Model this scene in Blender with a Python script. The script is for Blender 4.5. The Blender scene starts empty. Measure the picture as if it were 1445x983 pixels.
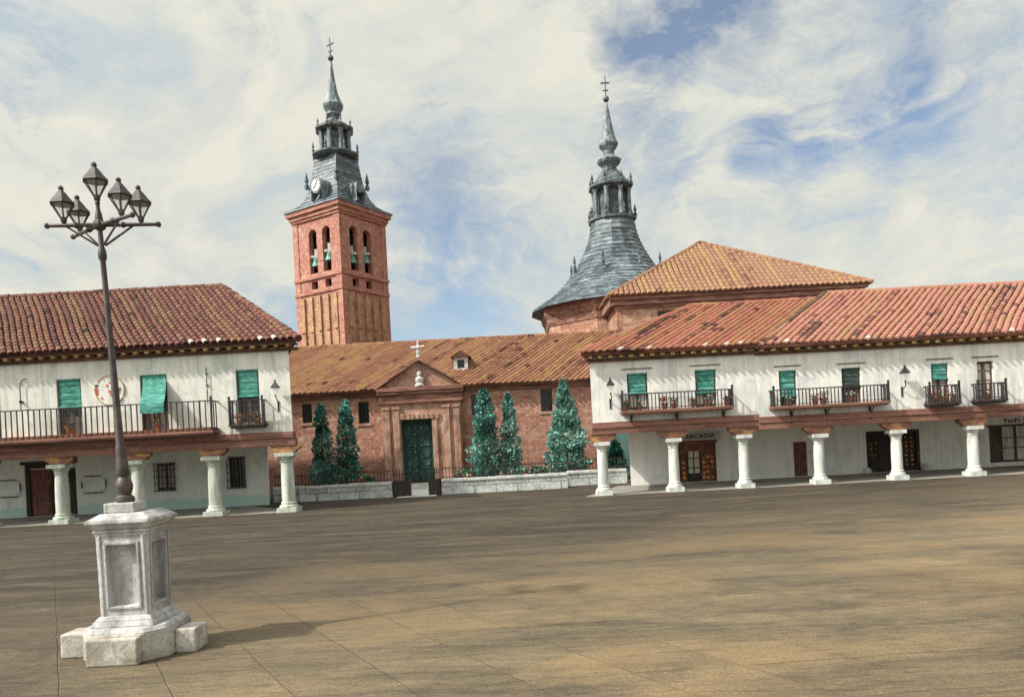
import bpy, math, random
from mathutils import Vector, Matrix
from mathutils.geometry import tessellate_polygon
random.seed(7)
R = math.radians
SC = bpy.context.scene
COL = SC.collection
PI = math.pi

# ------------------------------------------------------------------ materials
class NT:
    """small helper round a node tree"""
    def __init__(s, tree):
        s.t = tree; s.n = tree.nodes; s.l = tree.links
    def new(s, kind, **kw):
        n = s.n.new(kind)
        for k, v in kw.items():
            if k.startswith('i_'): n.inputs[k[2:].replace('_', ' ')].default_value = v
            else: setattr(n, k, v)
        return n
    def link(s, a, b): s.l.new(a, b)
    def math(s, op, a, b=None, c=None, clamp=False):
        n = s.n.new('ShaderNodeMath'); n.operation = op; n.use_clamp = clamp
        for i, v in enumerate((a, b, c)):
            if v is None: continue
            if isinstance(v, (int, float)): n.inputs[i].default_value = v
            else: s.link(v, n.inputs[i])
        return n.outputs[0]
    def mix(s, fac, a, b, blend='MIX'):
        n = s.n.new('ShaderNodeMix'); n.data_type = 'RGBA'; n.blend_type = blend
        for sock, v in ((n.inputs[0], fac), (n.inputs[6], a), (n.inputs[7], b)):
            if isinstance(v, (int, float)): sock.default_value = v
            elif isinstance(v, (tuple, list)): sock.default_value = (*v[:3], 1)
            else: s.link(v, sock)
        return n.outputs[2]
    def ramp(s, fac, stops, interp='LINEAR'):
        n = s.n.new('ShaderNodeValToRGB'); e = n.color_ramp.elements
        n.color_ramp.interpolation = interp
        while len(e) > 1: e.remove(e[-1])
        for i, (p, c) in enumerate(stops):
            if i: e.new(p)
            e[i].position = p
            e[i].color = (c, c, c, 1) if isinstance(c, (int, float)) else (*c[:3], 1)
        s.link(fac, n.inputs[0]); return n.outputs[0]
    def coord(s, scale=(1, 1, 1), rot=(0, 0, 0), kind='Object'):
        tc = s.n.new('ShaderNodeTexCoord'); m = s.n.new('ShaderNodeMapping')
        m.inputs['Scale'].default_value = scale; m.inputs['Rotation'].default_value = rot
        s.link(tc.outputs[kind], m.inputs['Vector']); return m.outputs[0]
    def noise(s, vec, scale=5, detail=5, rough=.6, dist=0.0, out='Fac'):
        n = s.n.new('ShaderNodeTexNoise')
        n.inputs['Scale'].default_value = scale; n.inputs['Detail'].default_value = detail
        n.inputs['Roughness'].default_value = rough; n.inputs['Distortion'].default_value = dist
        if vec is not None: s.link(vec, n.inputs['Vector'])
        return n.outputs[out]

def newmat(name):
    m = bpy.data.materials.new(name); m.use_nodes = True
    t = NT(m.node_tree); b = m.node_tree.nodes['Principled BSDF']
    return m, t, b

def bump(t, b, h, strength=.4, dist=.02):
    n = t.new('ShaderNodeBump'); n.inputs['Strength'].default_value = strength
    n.inputs['Distance'].default_value = dist
    t.link(h, n.inputs['Height']); t.link(n.outputs[0], b.inputs['Normal'])

def M(name, stops, scale=4, stretch=(1, 1, 1), rough=.8, bs=.3, bd=.02, detail=6, dist=.4,
      fine=None, metallic=0.0, spec=.3):
    """weathered surface: one noise through a ramp, a finer noise over it, a bump"""
    m, t, b = newmat(name)
    c = t.coord(stretch)
    f = t.noise(c, scale, detail, .62, dist)
    col = t.ramp(f, stops)
    f2 = t.noise(t.coord(), scale * 7, 3, .6)
    if fine:
        col = t.mix(t.ramp(f2, [(.5, 0.0), (.7, .8)]), col, fine)
    t.link(col, b.inputs['Base Color'])
    b.inputs['Roughness'].default_value = rough; b.inputs['Metallic'].default_value = metallic
    b.inputs['Specular IOR Level'].default_value = spec
    if bs: bump(t, b, t.math('ADD', f, t.math('MULTIPLY', f2, .5)), bs, bd)
    return m

def three(a, b, c, lo=.32, hi=.68): return [(lo, a), (.5, b), (hi, c)]

def plaster(name, base, stain, pale, dado=None, streak=.45):
    """lime-washed wall: rain streaks running down, brushed patches, stained foot"""
    m, t, b = newmat(name)
    patch = t.noise(t.coord((1, 1, 1)), .9, 6, .65, 1.0)
    col = t.ramp(patch, [(.3, stain), (.47, base), (.7, pale)])
    st = t.noise(t.coord((2.6, 2.6, .22)), 1.6, 6, .7, .3)
    col = t.mix(t.math('MULTIPLY', t.ramp(st, [(.46, 0.0), (.68, 1.0)]), streak), col, stain)
    st2 = t.noise(t.coord((5, 5, .5)), 2.1, 4, .6, .6)
    col = t.mix(t.math('MULTIPLY', t.ramp(st2, [(.55, 0.0), (.72, 1.0)]), .35), col, pale)
    rn = t.noise(t.coord((1.6, 1.6, .12)), 1.1, 7, .75, .2)
    col = t.mix(t.math('MULTIPLY', t.ramp(rn, [(.52, 0.0), (.66, 1.0)]), streak * .9), col, tuple(x * .72 for x in stain))
    if dado:
        sep = t.new('ShaderNodeSeparateXYZ'); t.link(t.coord(), sep.inputs[0])
        h = t.math('ADD', sep.outputs['Z'], t.math('MULTIPLY', t.noise(t.coord((.6, .6, 2)), 2, 4), -.55))
        col = t.mix(t.math('MULTIPLY', t.ramp(h, [(.12, 1.0), (.3, 0.0)]), .75), col, dado)
    t.link(col, b.inputs['Base Color']); b.inputs['Roughness'].default_value = .88
    b.inputs['Specular IOR Level'].default_value = .2
    h = t.math('ADD', patch, t.math('MULTIPLY', t.noise(t.coord((3, 3, 1)), 7, 4), .6))
    bump(t, b, h, .5, .025)
    return m

def brick(name, c1, c2, mortar, bw=.5, bh=.16, blotch=None, blot_amt=.6, msize=.02, dark=None, fleck=None):
    """brick or rubble coursing laid along whichever way the wall runs"""
    m, t, b = newmat(name)
    sep = t.new('ShaderNodeSeparateXYZ'); t.link(t.coord(), sep.inputs[0])
    cmb = t.new('ShaderNodeCombineXYZ')
    t.link(t.math('ADD', sep.outputs['X'], sep.outputs['Y']), cmb.inputs[0]); t.link(sep.outputs['Z'], cmb.inputs[1])
    wob = t.noise(t.coord(), 2.2, 4, .6, 0, 'Color')
    v = t.new('ShaderNodeVectorMath', operation='MULTIPLY_ADD'); t.link(wob, v.inputs[0])
    v.inputs[1].default_value = (.12, .07, 0); t.link(cmb.outputs[0], v.inputs[2])
    br = t.new('ShaderNodeTexBrick'); t.link(v.outputs[0], br.inputs['Vector'])
    br.inputs['Color1'].default_value = (*c1, 1); br.inputs['Color2'].default_value = (*c2, 1)
    br.inputs['Mortar'].default_value = (*mortar, 1); br.inputs['Scale'].default_value = 1
    br.inputs['Mortar Size'].default_value = msize; br.inputs['Brick Width'].default_value = bw
    br.inputs['Row Height'].default_value = bh; br.inputs['Mortar Smooth'].default_value = .4
    col = br.outputs['Color']
    n = t.noise(t.coord((1, 1, 1.5)), .8, 7, .68, .8)
    if blotch: col = t.mix(t.math('MULTIPLY', t.ramp(n, [(.48, 0.0), (.66, 1.0)]), blot_amt), col, blotch)
    if dark: col = t.mix(t.math('MULTIPLY', t.ramp(t.noise(t.coord((1, 1, .5)), 1.7, 7, .7, .5), [(.54, 0.0), (.7, 1.0)]), .7), col, dark)
    if fleck: col = t.mix(t.ramp(t.noise(t.coord((1, 1, 1.6)), 3.4, 5, .75), [(.585, 0.0), (.64, .8)]), col, fleck)
    col = t.mix(.55, col, t.ramp(t.noise(t.coord(), 5, 4), [(.3, .25), (.7, .85)]), 'OVERLAY')
    t.link(col, b.inputs['Base Color']); b.inputs['Roughness'].default_value = .9
    b.inputs['Specular IOR Level'].default_value = .2
    bump(t, b, t.math('ADD', t.math('MULTIPLY', br.outputs['Fac'], -.6), t.noise(t.coord(), 6, 5)), .6, .03)
    return m

def tilemat(name, dark, base, base2, ochre, pale):
    m, t, b = newmat(name)
    a = t.new('ShaderNodeAttribute', attribute_name='tint')
    n = t.noise(t.coord(), .55, 5, .6, .6); n2 = t.noise(t.coord(), 9, 4, .7)
    f = t.math('ADD', a.outputs['Fac'], t.math('MULTIPLY', t.math('SUBTRACT', n, .5), .5))
    f = t.math('ADD', f, t.math('MULTIPLY', t.math('SUBTRACT', n2, .5), .28))
    f = t.math('MULTIPLY', f, .8)
    col = t.ramp(f, [(.0, dark), (.13, base2), (.32, base), (.46, base2), (.58, ochre), (.72, base), (.86, base2), (.97, pale)])
    t.link(col, b.inputs['Base Color']); b.inputs['Roughness'].default_value = .85
    b.inputs['Specular IOR Level'].default_value = .25
    bump(t, b, n2, .4, .02)
    return m

def leafmat(name, stops):
    m, t, b = newmat(name)
    a = t.new('ShaderNodeAttribute', attribute_name='tint')
    t.link(t.ramp(a.outputs['Fac'], stops), b.inputs['Base Color'])
    b.inputs['Roughness'].default_value = .8; b.inputs['Specular IOR Level'].default_value = .12
    return m

def flat(name, c, rough=.6, spec=.3, metallic=0.0, alpha=None):
    m = M(name, [(.3, tuple(x * .75 for x in c)), (.7, tuple(min(1, x * 1.2) for x in c))], 6, rough=rough, bs=.15, spec=spec, metallic=metallic)
    if alpha is not None: m.node_tree.nodes['Principled BSDF'].inputs['Alpha'].default_value = alpha
    return m

MT = {}
MT['wall_old'] = plaster('wall_old', (.73, .72, .65), (.48, .51, .46), (.81, .79, .72), streak=.75)
MT['wall_old_low'] = plaster('wall_old_low', (.74, .75, .70), (.52, .56, .54), (.82, .82, .76), dado=(.38, .62, .56), streak=.3)
MT['wall_new'] = plaster('wall_new', (.80, .78, .72), (.52, .55, .55), (.86, .83, .76), streak=.8)
MT['wall_new_low'] = plaster('wall_new_low', (.83, .82, .77), (.62, .65, .64), (.88, .86, .80), streak=.6)
MT['green_wall'] = plaster('green_wall', (.36, .62, .56), (.28, .5, .46), (.5, .7, .62), streak=.3)
MT['column'] = M('column_stone', three((.36, .39, .35), (.58, .59, .54), (.72, .71, .67)), 2.2, (1.5, 1.5, .4), .8, .4)
MT['column_old'] = M('column_stone_mossy', three((.26, .31, .24), (.46, .49, .42), (.68, .68, .62)), 2.2, (1.8, 1.8, .35), .8, .4)
MT['pedestal'] = M('pedestal_stone', three((.22, .21, .20), (.42, .415, .41), (.58, .575, .57)), 2.4, (2.0, 2.0, .5), .85, .7, .02, fine=(.29, .275, .25))
MT['base_stone'] = M('base_stone', three((.22, .195, .155), (.40, .37, .32), (.58, .56, .51)), 2.4, (1, 1, 1), .88, .8, .03, fine=(.29, .255, .2))
MT['iron'] = M('iron', three((.030, .022, .022), (.055, .038, .036), (.10, .075, .07)), 7, rough=.5, bs=.3, bd=.006, spec=.5)
MT['rail'] = M('railing_iron', three((.018, .016, .018), (.03, .026, .028), (.06, .05, .05)), 7, rough=.55, bs=.2)
MT['glass'] = flat('lamp_glass', (.75, .75, .70), .12, .6, alpha=.24)
MT['beam'] = M('painted_timber', three((.10, .048, .038), (.215, .10, .08), (.31, .155, .12)), 1.6, (.35, 1, 5), .75, .5, fine=(.34, .19, .09))
MT['bracket'] = M('ochre_timber', [(.36, (.13, .06, .045)), (.5, (.24, .115, .075)), (.58, (.42, .22, .075)), (.68, (.50, .28, .09))], 1.4, (1, 1, 2.5), .75, .4)
MT['eave'] = M('eave_timber', three((.055, .032, .022), (.12, .07, .042), (.20, .12, .06)), 3, (.6, 1, 3), .85, .5)
MT['eave_end'] = M('eave_end_timber', three((.15, .085, .035), (.34, .20, .075), (.46, .30, .12)), 3, rough=.85, bs=.4)
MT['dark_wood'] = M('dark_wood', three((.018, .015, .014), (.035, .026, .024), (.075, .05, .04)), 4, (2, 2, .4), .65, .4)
MT['door_red'] = M('red_brown_wood', three((.07, .028, .022), (.16, .06, .045), (.24, .10, .075)), 4, (2, 2, .4), .65, .4)
MT['small_door'] = M('small_door_wood', three((.07, .03, .022), (.17, .075, .055), (.26, .13, .09)), 6, (2, 2, 1), .75, .5)
MT['frame'] = M('window_timber', three((.05, .032, .03), (.10, .062, .055), (.17, .11, .09)), 5, (2, 2, .5), .6, .3)
MT['green_frame'] = M('green_timber', three((.012, .028, .024), (.022, .058, .047), (.04, .11, .088)), 4, (2, 2, .5), .6, .4)
MT['stud'] = flat('brass_stud', (.62, .27, .07), .5)
MT['blind'] = M('green_blind', three((.03, .14, .115), (.06, .25, .20), (.17, .42, .35)), 2.2, (1.2, .6, 5), .85, .9, .04)
MT['blind_dark'] = M('dark_blind', three((.02, .04, .035), (.045, .07, .062), (.08, .12, .10)), 3, (.6, .6, 7), .75, .6)
MT['curtain'] = M('curtain', three((.34, .31, .27), (.55, .52, .46), (.72, .69, .62)), 3, (4, 4, .5), .85, .3)
MT['lit_pane'] = M('painted_lit_pane', three((.55, .50, .34), (.78, .73, .55), (.85, .82, .68)), 3, (3, 3, .6), .7, .2)  # pale cream stands in for light behind the glass, nothing emits
m, t, b = newmat('window_pane'); b.inputs['Base Color'].default_value = (.025, .028, .03, 1); b.inputs['Roughness'].default_value = .12
bump(t, b, t.noise(t.coord(), 2.5, 2), .15, .02); MT['pane'] = m
MT['tile_old'] = tilemat('tile_old', (.03, .018, .016), (.165, .066, .048), (.12, .05, .04), (.185, .105, .055), (.40, .36, .32))
MT['tile_new'] = tilemat('tile_new', (.12, .06, .05), (.43, .205, .155), (.38, .17, .125), (.33, .20, .10), (.58, .50, .44))
MT['tile_red'] = tilemat('tile_red', (.05, .024, .018), (.38, .155, .105), (.29, .11, .075), (.30, .175, .075), (.50, .42, .36))
MT['tile_church'] = tilemat('tile_church', (.06, .03, .02), (.29, .145, .085), (.22, .10, .062), (.31, .19, .075), (.44, .31, .21))
MT['tile_nave'] = tilemat('tile_nave', (.12, .06, .04), (.29, .165, .10), (.27, .14, .09), (.32, .205, .09), (.45, .36, .24))
MT['slate'] = None
m, t, b = newmat('slate')
n = t.noise(t.coord((.7, .7, 2.4)), 1.5, 7, .72, 1.0); a = t.new('ShaderNodeAttribute', attribute_name='tint')
col = t.ramp(t.math('ADD', t.math('MULTIPLY', n, .9), t.math('MULTIPLY', a.outputs['Fac'], .10)),
             [(.36, (.025, .032, .036)), (.46, (.065, .084, .095)), (.54, (.12, .15, .168)), (.62, (.26, .305, .33)), (.72, (.15, .145, .14))])
t.link(col, b.inputs['Base Color']); b.inputs['Roughness'].default_value = .5; bump(t, b, n, .6, .06); MT['slate'] = m
MT['lead'] = M('weathered_lead', three((.045, .06, .066), (.125, .155, .168), (.32, .37, .385)), 2.6, (1.5, 1.5, .6), .5, .5, .04, spec=.5)
MT['lead_dark'] = M('dark_lead', three((.022, .028, .031), (.06, .073, .079), (.19, .22, .225)), 2.8, rough=.5, bs=.4, spec=.5)
MT['tower_brick'] = brick('tower_brick', (.37, .135, .10), (.29, .10, .078), (.46, .29, .22), .42, .15, (.50, .28, .21), .7, .022, (.13, .055, .045), (.62, .50, .40))
MT['tower_band'] = M('tower_band', three((.24, .10, .075), (.38, .17, .125), (.50, .29, .22)), 2.2, (.5, .5, 2.5), .9, .5)
MT['tower_ochre'] = brick('tower_ochre', (.36, .19, .105), (.30, .16, .08), (.46, .33, .23), .42, .15, (.46, .31, .14), .85, .022, (.09, .05, .035), (.60, .50, .38))
MT['church_brick'] = brick('church_brick', (.42, .195, .135), (.31, .13, .095), (.46, .28, .21), .48, .145, (.54, .35, .255), .85, .018, (.14, .075, .055), (.60, .48, .40))
MT['portal'] = M('portal_stone', three((.20, .10, .075), (.43, .25, .18), (.58, .39, .30)), 1.8, (1, 1, .6), .85, .8, .04, fine=(.28, .15, .105))
MT['cornice_red'] = M('cornice_stone', three((.10, .05, .038), (.25, .12, .088), (.42, .25, .18)), 2.2, (.4, 1, 3), .85, .7, .03)
MT['nave_brick'] = brick('nave_brick', (.32, .14, .095), (.27, .115, .08), (.42, .29, .21), .6, .22, (.54, .38, .28), .75, .025, (.11, .055, .04))
MT['white_stone'] = M('white_stone', three((.34, .34, .32), (.55, .545, .51), (.70, .69, .65)), 3.2, rough=.85, bs=.5)
MT['low_wall'] = brick('low_wall_stone', (.50, .52, .50), (.40, .42, .41), (.20, .20, .19), 1.1, .42, (.62, .63, .60), .6, .035, (.16, .16, .15))
MT['clock_face'] = M('clock_face', three((.45, .44, .40), (.66, .65, .60), (.74, .73, .68)), 3, rough=.6, bs=.1)
MT['bell'] = M('bell_bronze', three((.05, .16, .13), (.10, .28, .23), (.30, .45, .40)), 2.5, rough=.5, bs=.2, metallic=.3)
MT['bark'] = M('bark', three((.04, .028, .02), (.075, .052, .036), (.12, .085, .06)), 5, (2, 2, .4), .9, .6)
MT['cypress'] = leafmat('cypress_leaf', [(0, (.016, .05, .04)), (.25, (.04, .13, .105)), (.5, (.08, .26, .21)), (.78, (.16, .42, .35)), (1, (.42, .58, .50))])
MT['spruce'] = leafmat('spruce_leaf', [(0, (.025, .06, .05)), (.25, (.08, .18, .15)), (.5, (.15, .31, .26)), (.78, (.2, .48, .40)), (1, (.5, .62, .54))])
MT['bush'] = leafmat('bush_leaf', [(0, (.014, .05, .034)), (.5, (.03, .13, .09)), (1, (.08, .30, .22))])
MT['petal'] = leafmat('petal', [(0, (.55, .04, .02)), (.5, (.70, .10, .03)), (.8, (.72, .26, .05)), (1, (.78, .66, .5))])
MT['petal_white'] = leafmat('petal_white', [(0, (.6, .5, .4)), (.5, (.78, .74, .66)), (1, (.75, .5, .2))])
MT['terracotta'] = flat('terracotta', (.40, .15, .075), .8)
MT['soil'] = M('soil', three((.03, .028, .018), (.06, .05, .032), (.09, .08, .05)), 3, rough=.95, bs=.6)
MT['ink'] = flat('sign_ink', (.075, .025, .022), .8)
MT['emblem_red'] = flat('emblem_red', (.55, .13, .09), .7)
MT['emblem_ochre'] = flat('emblem_ochre', (.58, .34, .13), .7)
MT['sign_board'] = M('sign_board', three((.38, .39, .40), (.50, .50, .51), (.60, .59, .58)), 3, (.5, 1, 3), .8, .3)
MT['panel_white'] = M('panel_white', three((.52, .55, .52), (.70, .71, .68), (.82, .82, .80)), 3, rough=.7, bs=.3)

# the ground: large worn slabs in the square, a dark beaten road along the arcades
def groundmat():
    m, t, b = newmat('square_ground')
    sep = t.new('ShaderNodeSeparateXYZ'); t.link(t.coord(), sep.inputs[0])
    X, Y = sep.outputs['X'], sep.outputs['Y']
    big = t.noise(t.coord((.55, 1, 1)), .2, 6, .62, 1.0)
    streak = t.noise(t.coord((.38, 1.9, 1), (0, 0, R(4))), .8, 8, .72, .7)
    fine = t.noise(t.coord((.8, 2.8, 1), (0, 0, R(4))), 4, 8, .78, .5)
    grit = t.noise(t.coord((1, 1.6, 1)), 26, 4, .7)
    f = t.math('ADD', t.math('MULTIPLY', big, .40), t.math('MULTIPLY', streak, .34))
    f = t.math('ADD', f, t.math('MULTIPLY', fine, .26))
    slab = t.ramp(f, [(.37, (.036, .029, .021)), (.44, (.085, .067, .045)), (.50, (.145, .114, .071)), (.56, (.21, .160, .094)), (.63, (.32, .26, .17))])
    warm = t.noise(t.coord((.4, .8, 1), (0, 0, .3)), .3, 5, .6, .5)
    slab = t.mix(t.math('MULTIPLY', t.ramp(warm, [(.48, 0.0), (.64, 1.0)]), .7), slab, (.29, .195, .10))
    # slab joints, sheared grid with broken edges
    cmb = t.new('ShaderNodeCombineXYZ')
    t.link(t.math('ADD', X, t.math('MULTIPLY', Y, .62)), cmb.inputs[0])
    t.link(t.math('SUBTRACT', Y, t.math('MULTIPLY', X, .06)), cmb.inputs[1])
    wob = t.new('ShaderNodeVectorMath', operation='MULTIPLY_ADD'); t.link(t.noise(t.coord(), 1.3, 4, .6, 0, 'Color'), wob.inputs[0])
    wob.inputs[1].default_value = (.09, .07, 0); t.link(cmb.outputs[0], wob.inputs[2])
    br = t.new('ShaderNodeTexBrick', offset=0.0); t.link(wob.outputs[0], br.inputs['Vector'])
    br.inputs['Scale'].default_value = 1; br.inputs['Brick Width'].default_value = 1.25; br.inputs['Row Height'].default_value = 1.15
    br.inputs['Mortar Size'].default_value = .013; br.inputs['Mortar Smooth'].default_value = .9
    br.inputs['Color1'].default_value = (.42, .43, .44, 1); br.inputs['Color2'].default_value = (.57, .56, .545, 1)
    br.inputs['Mortar'].default_value = (.5, .5, .5, 1)
    slab = t.mix(.5, slab, br.outputs['Color'], 'OVERLAY')
    broken = t.ramp(t.noise(t.coord(), .9, 5, .7), [(.40, .05), (.60, .85)])
    slab = t.mix(t.math('MULTIPLY', br.outputs['Fac'], broken), slab, (.075, .058, .042))
    # dark road towards the arcades, worn irregular edge
    d = t.math('ADD', Y, t.math('MULTIPLY', X, -.55))
    d = t.math('ADD', d, t.math('MULTIPLY', t.math('SUBTRACT', streak, .5), 9.0))
    d = t.math('ADD', d, t.math('MULTIPLY', t.math('SUBTRACT', big, .5), 12.0))
    road = t.ramp(t.math('ADD', t.math('MULTIPLY', streak, .6), t.math('MULTIPLY', fine, .4)),
                  [(.34, (.018, .014, .011)), (.46, (.040, .032, .023)), (.54, (.075, .058, .039)), (.61, (.115, .09, .058)), (.68, (.24, .215, .17))])
    k = t.ramp(t.math('DIVIDE', d, 40), [(.26, 0.0), (.50, 1.0)])
    col = t.mix(k, slab, road)
    scf = t.noise(t.coord((.5, 2.6, 1), (0, 0, R(5))), 2.6, 8, .75, .6)
    col = t.mix(t.math('MULTIPLY', t.ramp(scf, [(.60, 0.0), (.70, 1.0)]), .5), col, (.30, .27, .21))
    # oil stains and scuffs
    sp = t.noise(t.coord((.8, 1.3, 1)), .55, 7, .72, .9)
    col = t.mix(t.math('MULTIPLY', t.ramp(sp, [(.60, 0.0), (.69, 1.0)]), .55), col, (.045, .042, .032))
    col = t.mix(.6, col, t.ramp(grit, [(.32, .12), (.68, .86)]), 'OVERLAY')
    brk = t.noise(t.coord((.6, 4.5, 1), (0, 0, R(5))), 2.4, 7, .8, .6)          # dragged dirt along the sweep of the square
    col = t.mix(t.math('MULTIPLY', t.ramp(brk, [(.53, 0.0), (.62, 1.0)]), .42), col, (.055, .043, .030))
    t.link(col, b.inputs['Base Color']); b.inputs['Roughness'].default_value = .82; b.inputs['Specular IOR Level'].default_value = .25
    h = t.math('ADD', t.math('ADD', streak, t.math('MULTIPLY', fine, .7)), t.math('MULTIPLY', br.outputs['Fac'], -.6))
    bump(t, b, h, .7, .05)
    return m
MT['ground'] = groundmat()
MT['arcade_floor'] = M('arcade_floor', three((.14, .125, .11), (.26, .24, .21), (.36, .33, .29)), 1.2, (.4, 2, 1), .85, .5)

# ------------------------------------------------------------------ mesh builder
def root_of(o):
    while o.parent: o = o.parent
    return o

class MB:
    def __init__(s): s.v = []; s.f = []; s.mi = []; s.t = []; s.cur = 0; s.tint = .5
    def face(s, pts, tint=None):
        i = len(s.v); s.v += [Vector(p) for p in pts]; s.f.append(tuple(range(i, i + len(pts))))
        s.mi.append(s.cur); s.t.append(s.tint if tint is None else tint)
    def faces(s, verts, faces, tint=None):
        i = len(s.v); s.v += [Vector(p) for p in verts]
        for f in faces:
            s.f.append(tuple(i + k for k in f)); s.mi.append(s.cur); s.t.append(s.tint if tint is None else tint)
        return s
    def box(s, x0, x1, y0, y1, z0, z1):
        v = [(x, y, z) for z in (z0, z1) for y in (y0, y1) for x in (x0, x1)]
        s.faces(v, [(0, 2, 3, 1), (4, 5, 7, 6), (0, 1, 5, 4), (2, 6, 7, 3), (0, 4, 6, 2), (1, 3, 7, 5)]); return s
    def prism(s, poly, z0, z1, poly2=None):
        """plan polygon (ccw) from z0 to z1"""
        p2 = poly2 or poly; n = len(poly)
        v = [(x, y, z0) for x, y in poly] + [(x, y, z1) for x, y in p2]
        s.faces(v, [tuple(reversed(range(n))), tuple(range(n, 2 * n))] + [(i, (i + 1) % n, n + (i + 1) % n, n + i) for i in range(n)]); return s
    def lathe(s, prof, c=(0, 0), n=16, rot=0.0, cap=True, tintrows=False):
        v = []
        for r, z in prof:
            for k in range(n):
                a = rot + 2 * PI * k / n; v.append((c[0] + r * math.cos(a), c[1] + r * math.sin(a), z))
        i0 = len(s.v); s.v += [Vector(p) for p in v]
        for j in range(len(prof) - 1):
            for k in range(n):
                k2 = (k + 1) % n
                s.f.append((i0 + j * n + k, i0 + j * n + k2, i0 + (j + 1) * n + k2, i0 + (j + 1) * n + k)); s.mi.append(s.cur)
                s.t.append(random.random() if tintrows else s.tint)
        if cap:
            s.f.append(tuple(i0 + k for k in reversed(range(n)))); s.mi.append(s.cur); s.t.append(s.tint)
            s.f.append(tuple(i0 + (len(prof) - 1) * n + k for k in range(n))); s.mi.append(s.cur); s.t.append(s.tint)
        return s
    def tube(s, p0, p1, r0, r1=None, n=6, cap=True):
        p0 = Vector(p0); p1 = Vector(p1); r1 = r0 if r1 is None else r1
        d = (p1 - p0).normalized(); a = d.orthogonal().normalized(); b = d.cross(a)
        v = [p + (a * math.cos(2 * PI * k / n) + b * math.sin(2 * PI * k / n)) * r for p, r in ((p0, r0), (p1, r1)) for k in range(n)]
        f = [(k, (k + 1) % n, n + (k + 1) % n, n + k) for k in range(n)]
        if cap: f += [tuple(reversed(range(n))), tuple(range(n, 2 * n))]
        s.faces(v, f); return s
    def path(s, pts, r, n=6):
        for a, b in zip(pts[:-1], pts[1:]): s.tube(a, b, r, r, n)
        return s
    def ball(s, c, r, n=10, sz=1.0):
        prof = [(max(.001, r * math.sin(PI * k / 8)), c[2] - r * sz * math.cos(PI * k / 8)) for k in range(9)]
        return s.lathe(prof, (c[0], c[1]), n)
    def panel(s, o, ux, outer, holes, depth, thick=None):
        """vertical wall panel: origin o, horizontal unit ux, outline/holes in (along, up); holes get reveals going inwards"""
        o = Vector(o); ux = Vector(ux).normalized(); uz = Vector((0, 0, 1)); inn = Vector((-ux.y, ux.x, 0))
        P = lambda p, d=0.0: o + ux * p[0] + uz * p[1] + inn * d
        rings = [outer] + holes
        tri = tessellate_polygon([[Vector((p[0], p[1], 0)) for p in r] for r in rings])
        flatp = [p for r in rings for p in r]
        for tr in tri:
            a, b, c = (flatp[i] for i in tr)
            if (b[0] - a[0]) * (c[1] - a[1]) - (b[1] - a[1]) * (c[0] - a[0]) < 0: a, b, c = a, c, b
            s.face([P(a), P(b), P(c)])
        for h in holes:
            for a, b in zip(h, h[1:] + h[:1]): s.face([P(a), P(a, depth), P(b, depth), P(b)])
        if thick:
            for a, b in zip(outer, outer[1:] + outer[:1]): s.face([P(a), P(b), P(b, thick), P(a, thick)])
        return s
    def build(s, name, mats, parent=None, smooth=False, local=False, bevel=0.0):
        me = bpy.data.meshes.new(name)
        off = Vector((0, 0, 0)) if (local or parent is None) else root_of(parent).location
        me.from_pydata([p - off for p in s.v], [], s.f)
        for m_ in (mats if isinstance(mats, (list, tuple)) else [mats]): me.materials.append(MT[m_])
        me.polygons.foreach_set('material_index', s.mi)
        at = me.attributes.new('tint', 'FLOAT', 'FACE'); at.data.foreach_set('value', s.t)
        if smooth:
            me.polygons.foreach_set('use_smooth', [True] * len(s.f)); me.set_sharp_from_angle(angle=R(32))
        me.update()
        o = bpy.data.objects.new(name, me); COL.objects.link(o)
        if parent is not None: o.parent = parent
        if bevel:
            w = o.modifiers.new('weld', 'WELD'); w.merge_threshold = .0005
            bv = o.modifiers.new('bevel', 'BEVEL'); bv.width = bevel; bv.segments = 2; bv.limit_method = 'ANGLE'; bv.angle_limit = R(35)
        return o

def tag(o, label, cat, group=None, kind=None):
    if kind: o['kind'] = kind
    if label: o['label'] = label
    if cat: o['category'] = cat
    if group: o['group'] = group
    return o
def thing(name, label, cat, loc=(0, 0, 0), group=None, rz=0.0):
    o = bpy.data.objects.new(name, None); COL.objects.link(o); o.location = loc; o.rotation_euler = (0, 0, rz)
    o.empty_display_size = .3
    return tag(o, label, cat, group)
def rect(x0, x1, z0, z1): return [(x0, z0), (x1, z0), (x1, z1), (x0, z1)]
def arch(cx, w, z0, z1, n=8):
    r = w / 2
    return [(cx - r, z0), (cx + r, z0)] + [(cx + r * math.cos(PI * k / n), z1 - r + r * math.sin(PI * k / n)) for k in range(n + 1)]
def copy_tree(o, parent=None):
    c = o.copy(); COL.objects.link(c)
    if parent is not None: c.parent = parent
    for ch in list(o.children): copy_tree(ch, c)
    return c

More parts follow.
